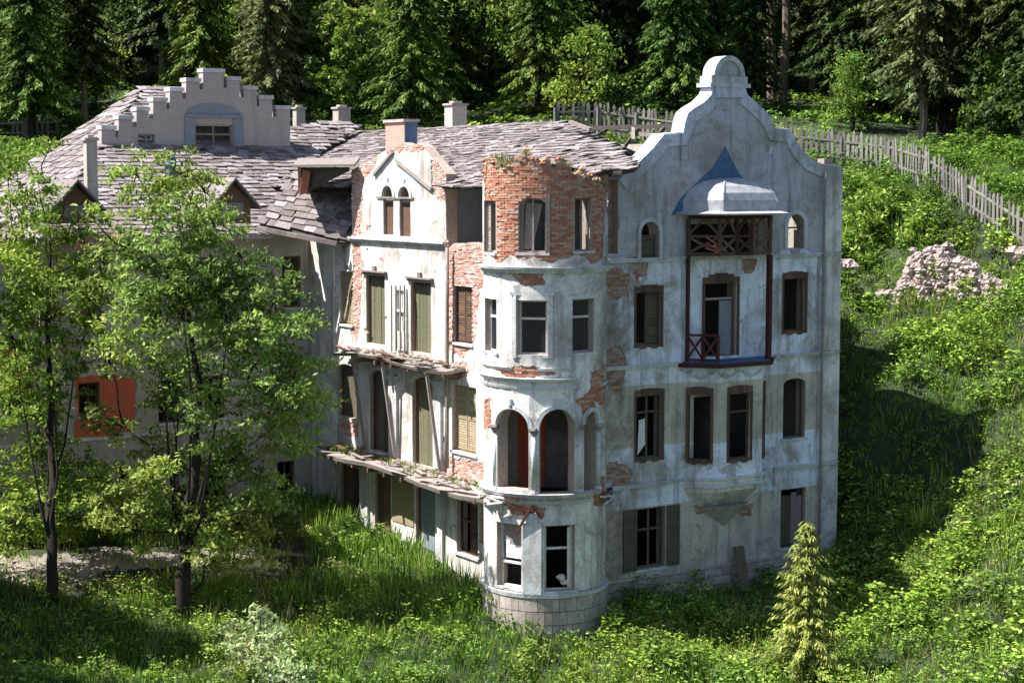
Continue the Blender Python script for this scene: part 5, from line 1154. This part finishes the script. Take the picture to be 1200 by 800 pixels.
forest = [  # px, base py, D, variant, scale
 (5, 60, 126, 0, 1.), (30, 120, 112, 1, .45), (52, 60, 122, 4, .9), (92, 60, 120, 4, .9), (105, 60, 128, 4, 1.), (20, 145, 106, 0, .32), (150, 95, 117, 0, .95), (190, 105, 114, 2, 1.), (130, 60, 128, 1, .9), (235, 100, 116, 0, 1.), (275, 110, 113, 2, .85), (320, 118, 110, 0, .9), (350, 112, 112, 1, .9),
 (470, 120, 112, 1, .8), (500, 112, 114, 3, .95), (540, 122, 112, 1, .85), (575, 118, 112, 3, .9), (610, 120, 110, 1, 1.), (650, 128, 108, 0, 1.), (690, 120, 109, 0, 1.05), (725, 125, 107, 0, 1.), (760, 122, 108, 2, 1.), (800, 130, 107, 3, 1.), (838, 125, 108, 3, .9), (870, 118, 110, 2, 1.), (905, 128, 104, 4, 1.15), (917, 130, 103.5, 4, 1.1),
 (950, 118, 108, 2, 1.), (985, 115, 110, 0, 1.), (1015, 120, 107, 1, .9), (1045, 118, 108, 3, .95), (1080, 172, 92.5, 3, 1.1), (1110, 125, 104, 0, 1.), (1150, 130, 102, 2, 1.05), (1178, 120, 104, 0, 1.05), (1215, 150, 98, 1, 1.),
 (45, 20, 145, 0, 1.), (110, 20, 145, 2, 1.), (200, 20, 145, 1, 1.), (280, 40, 140, 0, 1.), (360, 50, 135, 0, 1.), (430, 60, 132, 0, 1.), (480, 50, 135, 2, 1.), (530, 60, 132, 0, 1.), (590, 60, 130, 2, 1.), (640, 60, 130, 0, 1.1), (700, 60, 128, 0, 1.), (750, 70, 126, 0, 1.), (810, 70, 125, 0, 1.), (860, 70, 124, 2, 1.), (930, 70, 124, 0, 1.), (990, 70, 123, 0, 1.), (1060, 70, 120, 0, 1.), (1120, 70, 120, 2, 1.), (1180, 70, 118, 0, 1.),
 (670, 20, 145, 0, 1.), (780, 20, 145, 0, 1.), (890, 20, 142, 0, 1.), (960, 20, 142, 0, 1.), (1030, 20, 140, 0, 1.), (1100, 20, 140, 0, 1.), (1160, 20, 138, 0, 1.), (560, 20, 148, 0, 1.), (460, 20, 148, 1, 1.), (1130, 140, 100, 2, .8), (1260, 130, 98, 0, 1.), (-40, 90, 118, 0, 1.), (1105, 0, 96, 0, .8), (1135, 0, 92, 2, .85), (1165, 0, 95, 0, .9), (1195, 0, 90, 0, .85), (1225, 0, 88, 2, .8), (1020, 0, 100, 0, .9), (975, 0, 101, 2, .8), (1060, 0, 99, 0, .8), (880, 0, 102, 0, .7), (1255, 0, 84, 0, .9), (1290, 0, 80, 1, .9), (780, 118, 110, 0, 1.), (660, 100, 114, 1, .9), (1045, 128, 104, 0, .7)]
labs = ['dark spruce', 'mid green spruce', 'narrow dark spruce', 'greyish pine', 'long-trunked pine']
SPOTS = [(0, 'left of the frame'), (60, 'at the upper left corner'), (120, 'over the left roof slope'), (190, 'over the left gable steps'), (260, 'over the stepped gable top'), (330, 'over the right gable steps'), (400, 'over the paired chimneys'), (470, 'left of the brick chimney'), (540, 'over the middle chimney'),
         (610, 'over the slate ridge'), (680, 'over the right ridge end'), (740, 'over the left fence'), (800, 'left of the curved gable'), (850, 'over the curved gable top'), (900, 'right of the curved gable'), (960, 'near the paired bare trunks'), (1040, 'over the right fence'), (1100, 'beside the tallest bare trunk'), (1150, 'over the sloping fence'), (1201, 'at the upper right corner'), (1e9, 'right of the frame')]
rng = random.Random(3); taken = [tuple(onD(px, py, D)[:2]) for px, py, D, _, _ in forest]
for _ in range(900):
    D = rng.uniform(101, 150); px = rng.uniform(-260, 1290); p = onD(px, 100, D)
    if rng.random() > .55 and px < 260 or any((p[0]-a)**2+(p[1]-b)**2 < (3.9+(D-100)*.02)**2 for a, b in taken) or abs(px-425) < 45 and D < 116: continue
    if 20 < px < 250 and rng.random() < (.8 if D < 128 else .45): continue
    taken.append((p[0], p[1])); forest.append((px, 100, D, rng.choice([0, 1, 1, 1, 2, 3, 3]), rng.uniform(.8, 1.1)))
    if len(forest) > 175: break
for px, py, D, vi, s in forest:
    p = onD(px, py, D); p[2] = h1(p[0], p[1])-.2
    spot = next(t for lim, t in SPOTS if px < lim); row = 'front row' if D < 110 else 'second row' if D < 124 else 'third row' if D < 138 else 'depth'
    place_tree(vi, p, s, f"{labs[vi]}, {row} of the forest, {spot}", 'forest trees behind the villa')
# lighter broadleaf tree in the forest edge, left of centre
for (px, py, D, sp, n_, r_, lab, mt) in ((425, 128, 106, 34, 22, 16, 'light green broadleaf tree at the forest edge behind the chimneys', 'leaf'), (385, 130, 108, 22, 12, 14, 'smaller light green tree at the forest edge right of the stepped gable', 'leaf_cool')):
    p = onD(px, py, D); p[2] = h1(p[0], p[1]); broadleaf('broadleaf_tree', lab, p, [(px+R.gauss(0, sp*.6), py-62+R.uniform(-60, 55), R.uniform(r_*.7, r_*1.25)) for _ in range(n_)], D, mt, .2, 20, .8, .2)
def leafy_mesh(H, Rc, n, mat):
    tr = MB(); tr.tube([(0, 0, -1), (.1, .05, H*.3), (-.1, .1, H*.6), (0, 0, H*.92)], [.24, .18, .11, .03], 7); Cs = []
    for i in range(n):
        t = NR.uniform(.22, 1); rr = Rc*math.sin(math.pi*min(1, (t*.9+.08)))**.6*NR.uniform(.2, 1.3)*(1+.35*math.sin(i*.37)); an = NR.uniform(0, 6.28); c = np.array((rr*math.cos(an), rr*math.sin(an), H*t))
        if i % 3 == 0: tr.tube([np.array((0, 0, H*t*.75)), c*.6+np.array((0, 0, H*t*.3)), c], [.06, .03, .01], 4, False)
        k = NR.randint(12, 52); Cs.append(c+NR.normal(size=(k, 3))*np.array((.38, .38, .22))*NR.uniform(.6, 1.4))
    C = np.concatenate(Cs); a, b = leaves_at(C, .15, .45, .3); vs = np.stack([C-a, C+b, C+a, C-b], 1)
    me = bpy.data.meshes.new('crown'); me.from_pydata(vs.reshape(-1, 3).tolist(), [], [(4*i, 4*i+1, 4*i+2, 4*i+3) for i in range(len(C))]); me.materials.append(M[mat])
    mt = bpy.data.meshes.new('trunk'); mt.from_pydata([tuple(v) for v in tr.v], [], tr.f); mt.materials.append(M['bark']); return me, mt
L5 = len(variants); variants += [leafy_mesh(13, 3.1, 330, 'leaf'), leafy_mesh(11, 2.7, 260, 'leaf_cool'), leafy_mesh(6, 1.7, 110, 'leaf')]
for i_, (px, D, vi, s_, lab) in enumerate([(140, 116, 1, .9, 'light broadleaf tree behind the left shoulder of the stepped gable'), (215, 118, 0, .95, 'broadleaf tree above the top of the stepped gable'), (330, 112, 1, 1., 'broadleaf tree just right of the stepped gable'), (500, 109, 1, 1.05, 'leafy tree at the forest edge left of the middle chimney'),
        (575, 112, 0, .9, 'leafy tree at the forest edge right of the middle chimney'), (632, 106, 0, 1.05, 'bright broadleaf tree above the right end of the slate ridge'), (770, 112, 1, 1., 'leafy tree in the gap left of the curved gable top'), (865, 108, 1, .9, 'leafy tree directly behind the curved gable top'), (1048, 102, 0, .85, 'leafy tree left of the tall bare pine trunk'),
        (1110, 97, 1, .8, 'leafy tree right of the tall bare pine trunk'), (20, 110, 1, .6, 'small leafy tree at the far left forest edge'), (60, 108, 2, 1., 'young leafy tree below the clearing at upper left'), (110, 108, 2, .9, 'young leafy tree beside the clearing at upper left'), (285, 110, 2, 1.1, 'young leafy tree behind the right steps of the stepped gable'), (690, 99, 2, .9, 'young leafy tree behind the fence left of the curved gable'), (1000, 95, 2, .7, 'young leafy tree behind the fence right of the curved gable'), (1180, 90, 2, .9, 'young leafy tree behind the sloping fence')]):
    p = onD(px, 100, D); p[2] = h1(p[0], p[1])-.1; place_tree(L5+vi, p, s_, lab, 'broadleaf trees at the forest edge', name='broadleaf_tree')
# young larch in the foreground
lc = conifer_mesh(5.7, 1.9, 'needle_larch', 18, .03, .8, lf=.55, hang=-.08, wf=.2)
lc[1].materials.append(M['bark_light']); p = onD(943, 815, 53.5); rt = thing('young_larch', (p[0], p[1], p[2]-.3), 'young yellow-green larch in the foreground before the right facade', 'tree')
for nm, me_ in (('crown', lc[0]), ('trunk', lc[1])): o = bpy.data.objects.new(nm, me_); col.objects.link(o); o.parent = rt

# --- ground cover, one mesh per kind (numpy)
def visible_points(n, box, accept=None, dlo=45, dhi=100):
    """random terrain points that project into the photograph's box"""
    out = []
    x = NR.uniform(-42, 36, n); y = NR.uniform(-16, 58, n); z = gz(x, y)-.02; q = np.c_[x, y, z]-CAM; zz = q@FW; px = 600+F*(q@RT)/zz; py = 400-F*(q@UP)/zz
    m = (px > box[0]) & (px < box[2]) & (py > box[1]) & (py < box[3])
    inb = ((x > -2.9) & (x < 11.1) & (y > -.15) & (y < 29.5)) | ((x > -27.2) & (x < -2) & (y > 17.3) & (y < 30.5)) | (np.hypot(x-TC[0], y-TC[1]) < TR+.25)
    m &= ~inb; return x[m], y[m], z[m], px[m], py[m]
def tuft(n, h, spread, lw, lean=.5, flat=False):
    C = []; A_ = []; B_ = []
    for i in range(n):
        a = NR.uniform(0, 6.28); r = spread*NR.uniform(0, 1); hh = h*NR.uniform(.5, 1.1); d = np.array((math.cos(a), math.sin(a), 0)); t = d*lean*NR.uniform(.2, 1)+np.array((0, 0, 1)); t /= np.linalg.norm(t)
        if flat: c = d*r+np.array((0, 0, hh)); t = unit(1)[0]; t[2] *= .5; L_ = lw*NR.uniform(.9, 1.6); w_ = np.cross(t, (0, 0, 1)+unit(1)[0]*.6); w_ /= np.linalg.norm(w_); C.append(c); A_.append(t*L_); B_.append(w_*L_*.5)
        else: c = d*r+t*hh/2; C.append(c); A_.append(t*hh/2); w_ = np.cross(t, unit(1)[0]); w_ /= np.linalg.norm(w_); B_.append(w_*lw)
    return np.array(C), np.array(A_), np.array(B_)
def scatter(name, x, y, z, tufts, smin, smax, mat, label, cat='plants', sc_arr=None):
    n = len(x); which = NR.randint(0, len(tufts), n); rot = NR.uniform(0, 6.28, n); s = NR.uniform(smin, smax, n)*(1 if sc_arr is None else sc_arr)
    Cs, As, Bs = [], [], []
    for k, (C, A_, B_) in enumerate(tufts):
        m = which == k; c, sn = np.cos(rot[m]), np.sin(rot[m])
        def tf(P): return np.stack([P[None, :, 0]*c[:, None]-P[None, :, 1]*sn[:, None], P[None, :, 0]*sn[:, None]+P[None, :, 1]*c[:, None], np.broadcast_to(P[None, :, 2], (m.sum(), len(P)))], 2)*s[m][:, None, None]
        Cs.append((tf(C)+np.c_[x[m], y[m], z[m]][:, None, :]).reshape(-1, 3)); As.append(tf(A_).reshape(-1, 3)); Bs.append(tf(B_).reshape(-1, 3))
    return tag(quads_mesh(name, np.concatenate(Cs), np.concatenate(As), np.concatenate(Bs), mat, kind='stuff'), label, cat)
nz = lambda x, y, s, o: np.array([noise.noise(Vector((a*s, b*s, o))) for a, b in zip(x, y)])
grassT = [tuft(12, .42, .22, .016, .6) for _ in range(5)]; weedT = [np.concatenate if False else tuft(20, .5, .3, .045, flat=True) for _ in range(6)]
x, y, z, px, py = visible_points(150000, (-60, 175, 1260, 840))
pathm = (px < 380) & (py > 640) & (py < 688) & (px > -60)
k = ~(pathm & (NR.rand(len(x)) < .93)); x, y, z, px, py = x[k], y[k], z[k], px[k], py[k]
hill = (px > 700); n1 = nz(x, y, .3, 0)
g_ = (NR.rand(len(x)) < np.where(hill, .42, .6)); scatter('grass', x[g_], y[g_], z[g_], grassT, .7, 1.3, 'grass', 'long green grass over the lawn and the slope', 'grass', 1+.5*n1[g_])
g_ = (NR.rand(len(x)) < np.where(hill, .30, .12)); scatter('weeds', x[g_], y[g_], z[g_], weedT, .7, 1.4, 'weed', 'knee-high leafy weeds covering the sunlit slope and lawn', 'weeds', 1+.9*np.clip(n1[g_], -.2, 1))
# tall stalky weeds along the sunlit front and under the tower
tallT = [tuft(16, .95, .25, .022, .4) for _ in range(4)]
m = (((px > 330) & (px < 590) & (py > 575) & (py < 715)) & (NR.rand(len(x)) < .13)) | ((hill & (NR.rand(len(x)) < .015)))
scatter('tall_weeds', x[m], y[m], z[m], tallT, .6, 1.25, 'weed', 'tall stalky weeds growing along the sunlit front', 'weeds')
m = (((px > 240) & (px < 420) & (py > 610) & (py < 690)) & (NR.rand(len(x)) < .3)) | ((px < 330) & (py > 625) & (py < 705) & (NR.rand(len(x)) < .13))
scatter('dry_weeds', x[m], y[m], z[m], weedT, .5, 1.0, 'weed_dry', 'pale dry flowering weeds at the edge of the path', 'weeds')
bushT = [tuft(120, .75, .75, .085, flat=True) for _ in range(5)]
for C_, A__, B__ in bushT: C_[:, 2] *= (1.15-np.clip(np.hypot(C_[:, 0], C_[:, 1])/.9, 0, 1)**2)
m = hill & (NR.rand(len(x)) < .035) & (n1 > -.25) & (py < 760)
scatter('low_bushes', x[m], y[m], z[m], bushT, .5, 1.35, 'weed', 'low leafy bushes crowding the sunlit slope beside the villa', 'bushes')
m = (~hill) & (NR.rand(len(x)) < .02) & (py > 690)
scatter('low_bushes', x[m], y[m], z[m], bushT, .4, .8, 'leaf', 'low leafy bushes scattered over the front lawn', 'bushes')
# grass tufts on the tower crown and roofs
cx_ = []; 
for i in range(95):
    a = R.choice([R.uniform(-95, -20), R.uniform(5, 60), R.uniform(-60, -35)]); cx_.append(fT(TR*math.radians(a), topT(a)+R.uniform(-.25, .05), R.uniform(-.05, .35)))
cx_ = np.array(cx_); o = scatter('wall_grass', cx_[:, 0], cx_[:, 1], cx_[:, 2], [tuft(10, .3, .12, .02, .8) for _ in range(3)], .5, 1.1, 'weed_dry', 'dry grass growing on the broken top of the tower', 'grass')
cx_ = []
for i in range(60): cx_.append((-2.6-R.random()*1.1, R.uniform(max(2.1, lowY0), lowY1), lowz+.02))
cx_ = np.array(cx_); scatter('balcony_weeds', cx_[:, 0], cx_[:, 1], cx_[:, 2], [tuft(10, .35, .12, .02, .8) for _ in range(3)], .4, 1.0, 'grass', 'small weeds sprouting on the lower rotten balcony', 'weeds')
m = (NR.rand(len(x)) < .0)
xs, ys, zs, pxs, pys = visible_points(9000, (-60, 200, 1260, 840)); scatter('dry_stems', xs, ys, zs, [tuft(5, .75, .2, .012, .4) for _ in range(4)], .5, 1.3, 'weed_dry', 'dry stalks standing in the grass', 'weeds')
# forest-floor grass, sparse and far
x = NR.uniform(-60, 70, 34000); y = NR.uniform(20, 110, 34000); z = gz(x, y); q = np.c_[x, y, z]-CAM; zz = q@FW; ppx = 600+F*(q@RT)/zz; ppy = 400-F*(q@UP)/zz
m = (ppx > -40) & (ppx < 1240) & (ppy > -40) & (ppy < 260) & ~((x > -28) & (x < 12) & (y < 31))
scatter('undergrowth', x[m], y[m], z[m], [tuft(9, .4, .4, .12, flat=True) for _ in range(4)], .6, 1.3, 'weed', 'low undergrowth on the forest slope beyond the fence', 'undergrowth')
